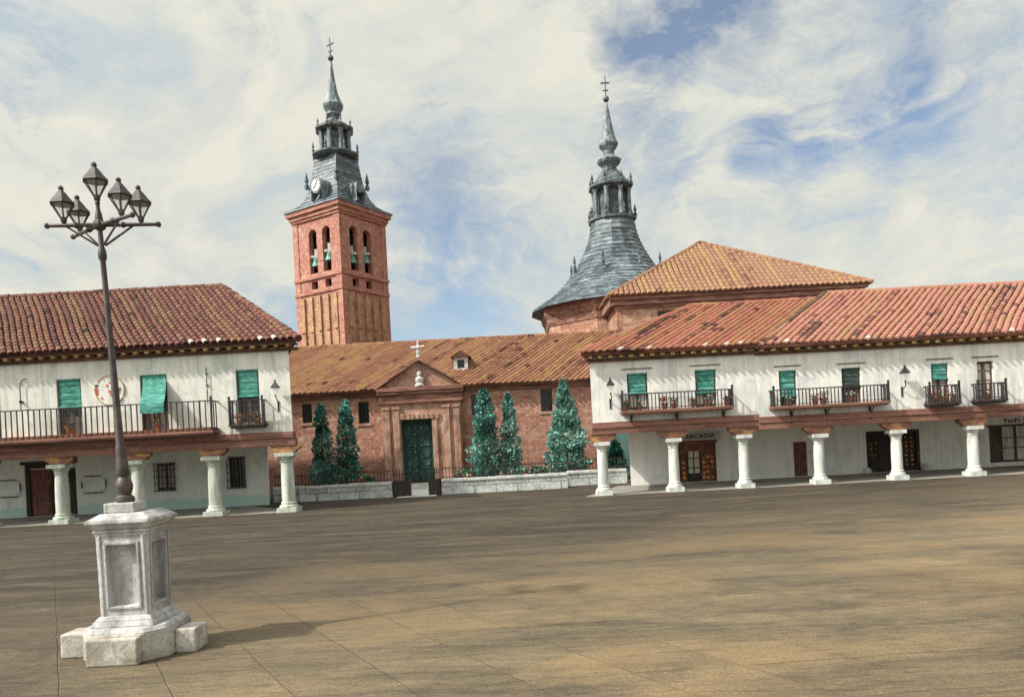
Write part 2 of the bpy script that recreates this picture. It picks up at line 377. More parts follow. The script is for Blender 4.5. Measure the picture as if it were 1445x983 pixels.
# ------------------------------------------------------------------ tiled roofs
def tiles(mb, poly, skew=0.0, pitch=.27, row=.46, segs=4, white_eave=False, ragged=.04):
    """barrel tiles over a planar convex polygon whose first two points are the eave, left to right"""
    P = [Vector(p) for p in poly]; e = (P[1] - P[0]).normalized()
    n = e.cross((P[-1] - P[0])).normalized()
    if n.z < 0: n = -n
    up = n.cross(e).normalized()
    d = (up + e * skew).normalized(); w = d.cross(n).normalized()
    if w.dot(e) < 0: w = -w
    q = [((p - P[0]).dot(w), (p - P[0]).dot(d)) for p in P]
    mb.face([p - n * .03 for p in P], .02)
    lo = [p - n * .16 for p in P]
    for i in range(len(P)):
        j = (i + 1) % len(P); mb.face([P[i] - n * .03, lo[i], lo[j], P[j] - n * .03], .1)
    mb.face(list(reversed(lo)), .1)
    wmin = min(a for a, _ in q); wmax = max(a for a, _ in q)
    k = 0; W = wmin + pitch * .5
    while W < wmax:
        ts = []
        for i in range(len(q)):
            (a0, b0), (a1, b1) = q[i], q[(i + 1) % len(q)]
            if (a0 - W) * (a1 - W) < 0 or a0 == W: ts.append(b0 + (b1 - b0) * (W - a0) / (a1 - a0))
        if len(ts) >= 2:
            t0, t1 = min(ts), max(ts); base = random.random(); t = t0 - .06 - random.random() * ragged; first = True
            while t < t1 - .1:
                te = min(t + row * 1.12, t1); r = pitch * .47
                tint = .78 * base + .22 * random.random()
                if random.random() < .02: tint = random.choice((.0, .05, .74))
                if first and white_eave and random.random() < .14: tint = 1.3
                jit = random.uniform(-.012, .012)
                v = []
                for tt, rr, lift in ((t, r, .022), (te, r * .88, .0)):
                    c = P[0] + w * (W + jit + .03 * math.sin(tt * .9 + W * .31)) + d * tt + n * (lift + .025 * math.sin(W * .55 + tt * .8) + .012 * math.sin(W * 2.3))
                    for s_ in range(segs + 1):
                        a = PI * s_ / segs; v.append(c + w * (-rr * math.cos(a)) + n * (rr * .75 * math.sin(a)))
                m_ = segs + 1
                f = [(i, i + 1, m_ + i + 1, m_ + i) for i in range(segs)]
                mb.faces(v, f, tint)
                mb.faces(v[:m_], [tuple(reversed(range(m_)))], max(.03, tint * .35) if not (first and tint > 1) else 1.0)
                t += row; first = False
        W += pitch; k += 1

def ridge_tiles(mb, p0, p1, r=.17, step=.42):
    p0 = Vector(p0); p1 = Vector(p1); L = (p1 - p0).length; n = max(1, int(L / step)); d = (p1 - p0) / n
    for i in range(n):
        a = p0 + d * i; mb.tint = random.choice((.15, .3, .42, .5, .62, .75, .1)); j = Vector((0, 0, random.uniform(-.015, .02)))
        mb.tube(a + j, a + d * 1.12 + j, r, r * .84, 8)
    mb.tint = .5

# ------------------------------------------------------------------ parts shared by the houses
def column(parent, x, y, top, r, mat, bracket_top, brw=1.25):
    c = MB()
    c.prism([(x - r * 1.48, y - r * 1.48), (x + r * 1.48, y - r * 1.48), (x + r * 1.48, y + r * 1.48), (x - r * 1.48, y + r * 1.48)], 0.005, .2)
    c.lathe([(r * 1.4, .2), (r * 1.44, .25), (r * 1.36, .30), (r * 1.12, .32), (r * 1.1, .36), (r * 1.16, .38), (r * 1.14, .42), (r * 1.0, .44)], (x, y), 28)
    o = MB().lathe([(r, .44), (r * 1.0, 1.0), (r * .97, 1.5), (r * .9, top - .42), (r * 1.0, top - .40), (r * 1.0, top - .36), (r * .9, top - .34)], (x, y), 28).build('column', mat, parent, smooth=True)
    c.build('base', mat, o, smooth=True)
    k = MB().lathe([(r * .9, top - .34), (r * 1.1, top - .26), (r * 1.34, top - .16)], (x, y), 28)
    k.prism([(x - r * 1.42, y - r * 1.42), (x + r * 1.42, y - r * 1.42), (x + r * 1.42, y + r * 1.42), (x - r * 1.42, y + r * 1.42)], top - .158, top)
    k.build('capital', mat, o, smooth=True)
    h = bracket_top - top; b_ = MB(); w = brw / 2
    prof = [(-w * .62, top + .004), (w * .62, top + .004), (w * .8, top + h * .35), (w, top + h * .6), (w, bracket_top - .004), (-w, bracket_top - .004), (-w, top + h * .6), (-w * .8, top + h * .35)]
    y0, y1 = y - .17, y + .17; n = len(prof)
    v = [(x + a, y0, z) for a, z in prof] + [(x + a, y1, z) for a, z in prof]
    b_.faces(v, [tuple(range(n)), tuple(reversed(range(n, 2 * n)))] + [(i, n + i, n + (i + 1) % n, (i + 1) % n) for i in range(n)])
    b_.build('bracket', 'bracket', o, bevel=.015)
    return o

def window(parent, x0, x1, z0, z1, y, blind=None, bz=.5, bmat='blind', curtain=False, swung=False, bars=2, drip=False, low_panel=0.0, label=None):
    """french window set back in its opening; the blind hangs outside the glass"""
    f = MB(); d0, d1 = y + .14, y + .20; w = .06
    f.box(x0, x0 + w, d0, d1, z0, z1).box(x1 - w, x1, d0, d1, z0, z1).box(x0 + w, x1 - w, d0, d1, z1 - w, z1).box(x0 + w, x1 - w, d0, d1, z0, z0 + w)
    xm = (x0 + x1) / 2
    f.box(xm - .04, xm + .04, d0 - .012, d1, z0 + w, z1 - w)
    for k in range(1, bars + 1):
        zz = z0 + (z1 - z0) * k / (bars + 1); f.box(x0 + w, xm - .04, d0 + .01, d1, zz - .02, zz + .02).box(xm + .04, x1 - w, d0 + .01, d1, zz - .02, zz + .02)
    if low_panel: f.box(x0 + w, xm - .04, d0 + .015, d1, z0 + w, z0 + low_panel).box(xm + .04, x1 - w, d0 + .015, d1, z0 + w, z0 + low_panel)
    o = f.build('window', 'frame', parent)
    if label: o['label'] = label
    MB().box(x0, x1, d1 + .004, d1 + .02, z0, z1).build('pane', 'pane', o)
    if curtain:
        c = MB(); n = 14
        for side in (0, 1):
            a0 = x0 + w if not side else xm + .06; a1 = xm - .06 if not side else x1 - w
            for i in range(n):
                u0 = a0 + (a1 - a0) * i / n; u1 = a0 + (a1 - a0) * (i + 1) / n
                yy = lambda i_: d1 - .03 + .02 * math.sin(i_ * 1.9)
                c.face([(u0, yy(i), z0 + .12), (u1, yy(i + 1), z0 + .12), (u1, yy(i + 1), z1 - .1), (u0, yy(i), z1 - .1)])
        c.build('curtain', 'curtain', o)
    if blind:
        bmb = MB(); zt = z1 - .05; zb = z1 - (z1 - z0) * bz; n = 12
        pts = []
        for i in range(n + 1):
            k = i / n; z = zt + (zb - zt) * k; yy = y + .07 + .015 * math.sin(i * 2.3)
            if swung: yy = y + .05 - 1.05 * k ** 1.4 * .95
            pts.append((yy, z))
        if swung: pts += [(pts[-1][0] - .03, pts[-1][1] - .12), (pts[-1][0] - .035, pts[-1][1] - .28), (pts[-1][0] - .03, pts[-1][1] - .4)]
        sh = .34 if swung else 0.0; N = len(pts) - 1; e = .075
        for i in range(N):
            (ya, za), (yb, zb_) = pts[i], pts[i + 1]; sa = sh * min(1, i / n); sb = sh * min(1, (i + 1) / n)
            bmb.faces([(x0 + e + sa, ya, za), (x1 - e + sa, ya, za), (x1 - e + sb, yb, zb_), (x0 + e + sb, yb, zb_),
                       (x0 + e + sa, ya + .02, za), (x1 - e + sa, ya + .02, za), (x1 - e + sb, yb + .02, zb_), (x0 + e + sb, yb + .02, zb_)],
                      [(3, 2, 1, 0), (4, 5, 6, 7), (0, 4, 7, 3), (1, 2, 6, 5)], random.random())
        bmb.tube((x0 + .02, y + .07, zt + .02), (x1 - .02, y + .07, zt + .02), .05, n=8)
        if not swung: bmb.tube((x0 + .02, y + .06, zb), (x1 - .02, y + .06, zb), .045, n=8)
        bmb.build('blind', bmat, o)
    if drip: MB().box(x0 - .2, x1 + .22, y - .035, y + .01, z1 + .17, z1 + .21).build('drip_mould', 'eave', o)
    return o

def balcony(parent, x0, x1, z0, z1, y, proj=.75, slab='eave', gap=.17, rods=(), rail_r=.017, floor_edge=None):
    o = MB().box(x0, x1, y - proj, y, z0 - .1, z0).box(x0 + .06, x1 - .06, y - proj + .06, y, z0 - .17, z0 - .102).build('balcony', slab, parent)
    r = MB(); yf = y - proj + .05; xa, xb = x0 + .05, x1 - .05; s = rail_r
    r.box(xa - .03, xb + .03, yf - .028, yf + .028, z1 - .045, z1)
    r.box(xa, xb, yf - .018, yf + .018, z0 + .06, z0 + .09)
    n = max(3, int((xb - xa) / gap))
    for i in range(n + 1):
        x = xa + (xb - xa) * i / n; k = 1.0 if i % max(2, n // 3) else 1.5
        r.box(x - s * k, x + s * k, yf - s, yf + s, z0, z1 - .04)
        if k == 1: r.lathe([(s, z0 + .42), (s * 1.9, z0 + .46), (s, z0 + .50)], (x, yf), 6, cap=False)
    for xe in (xa, xb):
        r.box(xe - .028, xe + .028, yf + .03, y - .002, z1 - .045, z1); r.box(xe - .018, xe + .018, yf + .03, y - .002, z0 + .06, z0 + .09)
        for j in range(1, max(2, int(proj / gap))):
            yy = yf + (y - yf) * j / max(2, int(proj / gap)); r.box(xe - s, xe + s, yy - s, yy + s, z0, z1 - .04)
        r.box(xe - .035, xe + .035, yf - .035, yf + .035, z0, z1 + .06); r.ball((xe, yf, z1 + .11), .06, 8)
    r.build('railing', 'rail', o)
    if floor_edge: MB().box(x0 + .1, x1 - .1, y - proj + .12, y - .02, z0 + .002, z0 + .14).build('floor_tiles', floor_edge, o)
    if rods:
        for x in rods:
            k = MB(); k.box(x - .03, x + .03, y - .12, y - .06, z0 - .75, z0 - .172); k.tube((x, y - proj + .1, z0 - .18), (x, y - .1, z0 - .5), .025); k.ball((x, y - .09, z0 - .3), .06, 8)
            k.build('support_rod', 'rail', o)
    return o

def eaves(parent, x0, x1, y, ytip, z0, z1, gap=.42, ends=True):
    """moulded cornice with a row of rafter ends below the tiles"""
    o = MB().box(x0, x1, y - .12, y + .1, z0, z0 + .12).box(x0, x1, ytip + .12, y + .1, z1 - .05, z1 + .03).build('eaves', 'eave', parent)
    x = x0 + .1
    while x < x1 - .2:
        ww = .17 + random.uniform(-.02, .02)
        MB().box(x, x + ww, ytip + .06 + random.uniform(0, .05), y + .08, z0 + .13, z1 - .055).build('rafter_end', 'eave_end', o); x += gap
    return o

def studs(parent, name, mat, x0, x1, z0, z1, y, nx, nz, s=.05, keep=1.0):
    for i in range(nx):
        for j in range(nz):
            if random.random() > keep: continue
            x = x0 + (x1 - x0) * (i + .5) / nx + random.uniform(-.02, .02); z = z0 + (z1 - z0) * (j + .5) / nz + random.uniform(-.03, .03)
            MB().ball((x, y, z), s * random.uniform(.8, 1.25), 8).build(name, mat, parent)

# ------------------------------------------------------------------ the ground
MB().faces([(-400, -60, 0), (400, -60, 0), (400, 500, 0), (-400, 500, 0)], [(0, 1, 2, 3)]).build('ground', 'ground')['kind'] = 'structure'
MB().faces([(-34, 31.75, .004), (-9.0, 31.75, .004), (-13.5, 37.3, .004), (-34, 37.3, .004)], [(0, 1, 2, 3)]).faces([(3.0, 31.75, .004), (30, 31.75, .004), (30, 37.3, .004), (5.2, 37.3, .004)], [(0, 1, 2, 3)]).build('arcade_pavement', 'arcade_floor')['kind'] = 'structure'
MB().faces([(-13.2, 38.4, .006), (5.9, 38.4, .006), (5.4, 45, .006), (-15.6, 45, .006)], [(0, 1, 2, 3)]).build('garden_soil', 'soil')['kind'] = 'structure'
MB().faces([(-5.9, 37.0, .012), (-3.9, 37.0, .012), (-4.4, 44.4, .012), (-6.4, 44.4, .012)], [(0, 1, 2, 3)]).build('path', 'white_stone')['kind'] = 'structure'

# ------------------------------------------------------------------ old house on the left
def old_house():
    h = thing('arcaded_house', 'old white arcaded house with dark maroon tiled roof and long balcony, behind the lamp post', 'house', (-20, 34, 0))
    Y = 32.0; X0, X1 = -32.0, -9.4
    wins = [(-23.0, -21.9), (-19.45, -18.4), (-15.85, -14.7), (-11.72, -10.75)]
    ZB, ZT = 3.68, 6.2
    w = MB(); w.panel((0, Y, 0), (1, 0, 0), rect(X0, X1, 3.45, 7.1), [rect(a, b, ZB if i < 3 else 3.9, ZT) for i, (a, b) in enumerate(wins)], .24)
    w.panel((X1, Y, 0), (-3.9, 10, 0), rect(0, 10.73, 3.45, 7.1), [], .1)
    w.face([(X0, Y, 3.45), (X0, 42, 3.45), (X0, 42, 7.1), (X0, Y, 7.1)]); w.face([(-13.3, 42, 3.45), (X0, 42, 3.45), (X0, 42, 7.1), (-13.3, 42, 7.1)])
    w.build('upper_wall', 'wall_old', h)
    l = MB(); Yl = 37.0
    holes = [rect(-24.3, -21.75, .02, 2.62), rect(-17.75, -16.86, 1.0, 2.3), rect(-14.14, -13.37, .95, 2.42)]
    l.panel((0, Yl, 0), (1, 0, 0), rect(X0, -12.2, 0, 3.44), holes, .25)
    l.panel((-12.2, Yl, 0), (-1.6, 5, 0), rect(0, 5.25, 0, 3.44), [], .1)
    l.build('lower_wall', 'wall_old_low', h)
    MB().prism([(X0, Y + .3), (X1 - .15, Y + .3), (-13.2, 41.9), (X0, 41.9)], 3.2, 3.44).build('arcade_ceiling', 'wall_old', h)
    MB().box(X0, X1 + .12, Y - .1, Y + .26, 2.86, 3.18).box(X0, X1 + .06, Y - .16, Y + .26, 3.183, 3.46).prism([(X1 + .1, Y + .262), (-11.45, 37.2), (-11.75, 37.2), (X1 - .22, Y + .262)], 2.86, 3.18).build('beam', 'beam', h, bevel=.015)
    for x in (-26.1, -22.8, -19.5, -16.2, -12.9, -9.75): column(h, x, 32.12, 2.56, .285, 'column_old', 2.86)
    window(h, *wins[0], ZB, ZT, Y, True, .45)
    window(h, *wins[1], ZB, ZT, Y, True, .48, low_panel=.9)
    window(h, *wins[2], ZB, ZT, Y, True, .52, swung=True, low_panel=.9, label='window whose green blind is swung out over the railing')
    window(h, *wins[3], 3.9, ZT, Y, True, .5, low_panel=.5)
    balcony(h, -27.5, -12.5, 3.66, 4.92, Y, .8, 'beam', .24, floor_edge='terracotta', rail_r=.02)
    balcony(h, -11.95, -10.45, 3.86, 4.88, Y, .5, 'dark_wood', .15)
    # street door and its dark leaf
    d = MB().box(-24.3, -24.12, 37.08, 37.2, .02, 2.6).box(-21.9, -21.76, 37.08, 37.2, .02, 2.6).box(-24.45, -21.65, 36.93, 37.1, 2.6, 2.75).box(-24.12, -21.9, 37.1, 37.2, 2.38, 2.6).build('door', 'dark_wood', h)
    lf = MB().box(-24.1, -23.1, 37.16, 37.22, .03, 2.36)
    for k in range(4): lf.box(-24.0, -23.2, 37.12, 37.158, .15 + k * .56, .56 + k * .56)
    lf.build('door_leaf', 'door_red', d)
    MB().box(-23.08, -21.92, 37.17, 37.22, .03, 2.36).build('door_leaf', 'dark_wood', d)
    studs(d, 'stud', 'stud', -22.75, -22.0, .2, 2.3, 37.15, 2, 7, .05)
    for a, b, z0, z1 in ((-17.75, -16.86, 1.0, 2.3), (-14.14, -13.37, .95, 2.42)):
        o = window(h, a, b, z0, z1, Yl, bars=1, curtain=a < -15)
        g = MB(); n = 5
        for i in range(n + 1):
            x = a - .06 + (b - a + .12) * i / n; g.box(x - .016, x + .016, Yl - .11, Yl - .08, z0 - .08, z1 + .08)
        for k in range(5):
            z = z0 - .02 + (z1 - z0 + .04) * k / 4; g.box(a - .1, b + .1, Yl - .125, Yl - .105, z - .016, z + .016)
        for x in (a - .06, b + .06):
            for z in (z0, z1): g.box(x - .016, x + .016, Yl - .079, Yl + .01, z - .016, z + .016)
        g.build('grille', 'rail', o)
    # roof: skewed old tiles, hipped at the right end
    E0, E1, R1, R0 = (-32.6, 31.5, 7.36), (-8.8, 31.5, 7.36), (-14.0, 37, 10.95), (-32.6, 37, 10.95)
    r = MB(); tiles(r, [E0, E1, R1, R0], -.62, .25, .40, white_eave=True)
    bk = (-13.0, 42.6, 7.3)
    r.face([E1, bk, R1], .4); r.face([bk, (-32.6, 42.6, 7.3), R0, R1], .4); r.face([E0, R0, (-32.6, 42.6, 7.3)], .4)
    ro = r.build('roof', 'tile_old', h)
    q = MB(); ridge_tiles(q, E1, R1, .17); ridge_tiles(q, R1, R0, .17); q.build('ridge_tiles', 'tile_old', ro)
    eaves(h, -32, -9.0, Y, 31.5, 6.93, 7.2, .5)
old_house()

# ------------------------------------------------------------------ two houses on the right
def lintel_hole(w): return rect(*w)
def corner_house():
    h = thing('arcaded_house', 'white corner house with red speckled roof, beside the spruce, shop door under its arcade', 'house', (7, 34, 0))
    Y = 32.0; X0, X1 = 3.5, 10.6
    wins = [(5.07, 5.95, 3.6, 5.17), (8.0, 8.9, 3.58, 5.17)]
    w = MB(); w.panel((0, Y, 0), (1, 0, 0), rect(X0, X1, 3.12, 5.95), [rect(*q) for q in wins], .24)
    w.panel((5.4, 42, 0), (-1.9, -10, 0), rect(0, 10.18, 3.12, 5.95), [], .1); w.face([(X1, 42, 3.12), (5.4, 42, 3.12), (5.4, 42, 5.95), (X1, 42, 5.95)])
    w.build('upper_wall', 'wall_new', h)
    l = MB(); l.panel((0, 37, 0), (1, 0, 0), rect(5.8, 10.9, 0, 3.1), [rect(8.22, 10.1, .02, 1.98)], .3); l.panel((6.7, 42, 0), (-.9, -5, 0), rect(0, 5.08, 0, 3.1), [], .1)
    l.build('lower_wall', 'wall_new_low', h)
    MB().prism([(X0 + .1, Y + .3), (X1 - .002, Y + .3), (X1 - .002, 41.9), (5.45, 41.9)], 2.9, 3.1).build('arcade_ceiling', 'wall_new', h)
    MB().box(X0 - .1, X1 - .002, Y - .1, Y + .26, 2.62, 2.86).box(X0 - .06, X1 - .002, Y - .15, Y + .26, 2.863, 3.13).prism([(X0 + .25, Y + .262), (4.75, 37.2), (4.45, 37.2), (X0 - .08, Y + .262)], 2.62, 2.86).build('beam', 'beam', h, bevel=.015)
    for x in (3.85, 6.92, 9.95): column(h, x, 32.12, 2.3, .225, 'column', 2.62)
    for i, q in enumerate(wins): window(h, *q, Y, True, .55 if i == 0 else .62, curtain=True, drip=True, bars=1)
    balcony(h, 4.7, 9.45, 3.56, 4.27, Y, .6, 'beam', .15, rods=(5.15, 7.1, 9.1))
    # shop door: glazed leaf coloured pale as if lit, between studded shutters
    d = MB().box(8.22, 8.3, 37.05, 37.2, .02, 1.96).box(10.02, 10.1, 37.05, 37.2, .02, 1.96).box(8.16, 10.16, 36.9, 37.06, 1.96, 2.08).box(8.3, 10.02, 37.12, 37.22, 1.55, 1.95).build('door', 'door_red', h)
    MB().box(8.3, 8.66, 37.15, 37.22, .03, 1.54).box(9.35, 10.02, 37.15, 37.22, .03, 1.54).build('door_leaf', 'door_red', d)
    studs(d, 'stud', 'stud', 8.32, 8.66, .1, 1.1, 37.14, 1, 4, .085); studs(d, 'stud', 'stud', 9.4, 10.0, .1, 1.35, 37.14, 3, 5, .085, .85)
    f = MB().box(8.67, 8.73, 37.12, 37.2, .03, 1.55).box(9.29, 9.345, 37.12, 37.2, .03, 1.55).box(8.73, 9.29, 37.12, 37.2, .03, .45)
    f.box(8.985, 9.025, 37.12, 37.2, .45, 1.54)
    for z in (.72, 1.2): f.box(8.73, 9.29, 37.13, 37.19, z - .02, z + .02)
    f.build('door_leaf', 'dark_wood', d); MB().box(8.73, 9.29, 37.204, 37.215, .45, 1.54).build('glazing', 'lit_pane', d)
    E0, E1, R1, R0 = (3.0, 31.5, 6.12), (10.75, 31.5, 6.12), (16.1, 37, 8.76), (9.3, 37, 8.76)
    r = MB(); tiles(r, [E0, E1, R1, R0], .78, .24, .40, white_eave=True)
    bk = (5.1, 42.6, 6.1); r.face([bk, E0, R0], .4); r.face([(16.1, 42.6, 6.1), bk, R0, R1], .4)
    ro = r.build('roof', 'tile_red', h); q = MB(); ridge_tiles(q, E0, R0, .15); ridge_tiles(q, R0, (15.9, 37, 8.76), .15); q.build('ridge_tiles', 'tile_red', ro)
    eaves(h, 3.3, 10.6, Y, 31.5, 5.72, 6.0, .44)
corner_house()

def long_house():
    h = thing('arcaded_house', 'long white arcaded house with plain salmon roof, at the right edge of the square', 'house', (20, 34, 0))
    Y = 32.0; X0, X1 = 10.6, 31.0
    wins = [(11.6, 12.35, 3.43, 4.95), (14.3, 15.12, 3.43, 4.92), (18.15, 18.9, 3.25, 4.91), (20.13, 20.85, 3.28, 4.90), (24.5, 25.3, 3.3, 4.9)]
    w = MB(); w.panel((0, Y, 0), (1, 0, 0), rect(X0 + .002, X1, 3.0, 5.85), [rect(*q) for q in wins], .24)
    w.face([(X1, Y, 0), (X1, 42, 0), (X1, 42, 5.85), (X1, Y, 5.85)]); w.face([(X1, 42, 0), (X0, 42, 0), (X0, 42, 5.85), (X1, 42, 5.85)])
    w.build('upper_wall', 'wall_new', h)
    l = MB(); l.panel((0, 37.004, 0), (1, 0, 0), rect(10.904, 30.9, 0, 2.98), [rect(13.95, 14.62, .03, 1.75), rect(17.58, 20.25, .02, 2.08), rect(23.7, 26.4, .2, 1.98)], .3)
    l.build('lower_wall', 'wall_new_low', h)
    MB().box(X0 + .002, X1 - .02, Y + .3, 41.9, 2.8, 2.98).build('arcade_ceiling', 'wall_new', h)
    MB().box(X0 + .002, X1, Y - .11, Y + .26, 2.47, 2.74).box(X0 + .002, X1, Y - .16, Y + .26, 2.743, 3.01).build('beam', 'beam', h, bevel=.015)
    for x in (13.2, 16.55, 19.85, 23.2, 26.5, 29.8): column(h, x, 32.12, 2.16, .225, 'column', 2.47)
    window(h, *wins[0], Y, True, .72, drip=True, bars=1)
    window(h, *wins[1], Y, True, .55, bmat='blind_dark', drip=True, low_panel=.6, label='window with a dark grey green blind')
    window(h, *wins[2], Y, True, .4, drip=True, curtain=True, bars=1)
    window(h, *wins[3], Y, False, drip=True, curtain=True, bars=3, label='window without a blind, pale curtains inside')
    window(h, *wins[4], Y, True, .5, drip=True)
    balcony(h, 11.1, 16.05, 3.41, 4.12, Y, .6, 'beam', .15, rods=(12.0, 13.5, 15.4))
    balcony(h, 17.75, 19.1, 3.22, 3.96, Y, .5, 'dark_wood', .15)
    balcony(h, 19.8, 21.08, 3.25, 3.95, Y, .5, 'dark_wood', .15)
    balcony(h, 24.2, 25.6, 3.25, 3.95, Y, .5, 'dark_wood', .15)
    yb = 37.004
    d = MB().box(13.95, 14.62, yb + .08, yb + .14, .03, 1.75)
    for k in range(4): d.box(13.99 + k * .155, 14.11 + k * .155, yb + .06, yb + .078, .06, 1.7)
    d.build('door', 'small_door', h)['label'] = 'low reddish brown plank door'
    d = MB().box(17.58, 17.72, yb + .05, yb + .2, .02, 2.06).box(20.1, 20.25, yb + .05, yb + .2, .02, 2.06).box(17.72, 20.1, yb + .05, yb + .2, 1.9, 2.06).build('door', 'dark_wood', h)
    MB().box(17.72, 18.9, yb + .17, yb + .24, .03, 1.89).box(18.2, 18.4, yb + .14, yb + .168, .1, 1.8).build('door_leaf', 'dark_wood', d)
    MB().box(18.92, 20.1, yb + .17, yb + .24, .03, 1.89).build('door_leaf', 'dark_wood', d)
    studs(d, 'stud', 'stud', 17.8, 18.2, .7, 1.6, yb + .16, 2, 3, .05); studs(d, 'stud', 'stud', 19.2, 20.05, .2, 1.8, yb + .16, 3, 7, .06, .9)
    MB().lathe([(.2, .01), (.22, .12), (.15, .25), (.06, .32)], (17.5, 36.85), 12).build('guard_stone', 'column', d); MB().lathe([(.2, .01), (.24, .14), (.16, .3), (.06, .36)], (20.4, 36.85), 12).build('guard_stone', 'column', d)
    # shop window
    f = MB().box(23.7, 23.78, yb + .05, yb + .2, .2, 1.96).box(26.3, 26.4, yb + .05, yb + .2, .2, 1.96).box(23.62, 26.48, yb - .08, yb + .06, 1.96, 2.06).box(23.7, 26.4, yb + .05, yb + .2, .2, .3)
    for x in (24.35, 25.05, 25.75): f.box(x, x + .06, yb + .08, yb + .18, .3, 1.96)
    for z in (.9, 1.4): f.box(24.41, 26.3, yb + .1, yb + .17, z - .02, z + .02)
    f.box(23.78, 24.35, yb + .12, yb + .18, .3, 1.96)
    o = f.build('window', 'frame', h); o['label'] = 'wide shop window with small panes'
    MB().box(23.78, 26.3, yb + .204, yb + .22, .3, 1.96).build('pane', 'curtain', o)
    E0, E1, R1, R0 = (10.6, 31.5, 6.06), (31.6, 31.5, 6.06), (31.6, 37, 9.02), (16.0, 37, 9.02)
    r = MB(); tiles(r, [E0, E1, R1, R0], .80, .25, .42, white_eave=True)
    bk = (10.6, 42.6, 6.06); r.face([(31.6, 42.6, 6.06), bk, (16, 37, 9.02), R1], .4); r.face([E0, (16.0, 37, 9.02), (16, 37, 6.06)], .2)
    ro = r.build('roof', 'tile_new', h)
    q = MB(); ridge_tiles(q, R0, R1, .16); q.build('ridge_tiles', 'tile_new', ro)
    v = MB(); v.tube(Vector(E0) + Vector((-.05, 0, -.03)), Vector(R0) + Vector((-.05, 0, .02)), .15, .15, 8); v.build('verge', 'eave', ro)
    eaves(h, 10.61, 31, Y, 31.5, 5.66, 5.93, .5)
long_house()

# ------------------------------------------------------------------ things on the house fronts
def wall_lantern(label, x, z):
    o = thing('wall_lantern', label, 'lantern', (x, 32, z), 'lanterns on the white house fronts')
    c = MB().lathe([(.23, z + .12), (.21, z + .17), (.10, z + .30), (.03, z + .40)], (x, 31.68), 4, PI / 4); c.ball((x, 31.68, z + .43), .045, 8); c.build('cap', 'rail', o)
    MB().lathe([(.09, z - .16), (.19, z + .115)], (x, 31.68), 4, PI / 4).build('glass', 'glass', o)
    a = MB().tube((x, 31.68, z - .17), (x, 31.68, z - .25), .035); a.path([(x, 31.68, z - .25), (x + .04, 31.72, z - .38), (x + .02, 31.85, z - .5), (x, 31.99, z - .56)], .022); a.box(x - .035, x + .035, 31.97, 31.998, z - .85, z - .42)
    a.build('arm', 'rail', o)
wall_lantern('small dark wall lantern on the old house, right of its last window', -9.95, 5.2)
wall_lantern('small dark wall lantern on the corner house, left of its first window', 4.3, 4.55)
wall_lantern('small dark wall lantern on the long house, right of its long balcony', 16.85, 4.42)

e = thing('wall_emblem', 'round emblem with red and ochre marks on the old house, behind the lamp post', 'emblem', (-17.15, 32, 5.62))
def disc(mb, x, y, z, r, n=28, th=.03):
    v = [(x + r * math.cos(2 * PI * k / n), yy, z + r * math.sin(2 * PI * k / n)) for yy in (y - th, y) for k in range(n)]
    mb.faces(v, [tuple(range(n)), tuple(reversed(range(n, 2 * n)))] + [(k, n + k, n + (k + 1) % n, (k + 1) % n) for k in range(n)])
p = MB(); disc(p, -17.15, 31.998, 5.62, .62); p.build('disc', 'wall_old', e)
q = MB()
for k in range(32):
    if k % 8 in (5,): continue
    a0, a1 = 2 * PI * k / 32, 2 * PI * (k + 1.05) / 32
    q.tube((-17.15 + .62 * math.cos(a0), 31.96, 5.62 + .62 * math.sin(a0)), (-17.15 + .62 * math.cos(a1), 31.96, 5.62 + .62 * math.sin(a1)), .022, n=5)
q.build('ring', 'emblem_ochre', e)
q = MB()
for (a, b_, s_) in ((-.58, .05, .1), (-.56, -.1, .09), (.0, -.05, .07), (.08, -.2, .08), (-.1, .2, .06), (.02, .32, .05), (-.35, -.33, .05)): disc(q, -17.15 + a, 31.966, 5.62 + b_, s_, 9, .012)
q.build('red_marks', 'emblem_red', e)
q = MB()
for (a, b_) in ((-.6, .22), (-.52, .24), (.4, -.05), (.44, .05), (.36, -.12), (.1, .1), (.28, -.4), (.2, .48)): q.box(-17.15 + a - .03, -17.15 + a + .03, 31.94, 31.968, 5.62 + b_ - .035, 5.62 + b_ + .035)
q.build('dark_marks', 'rail', e)

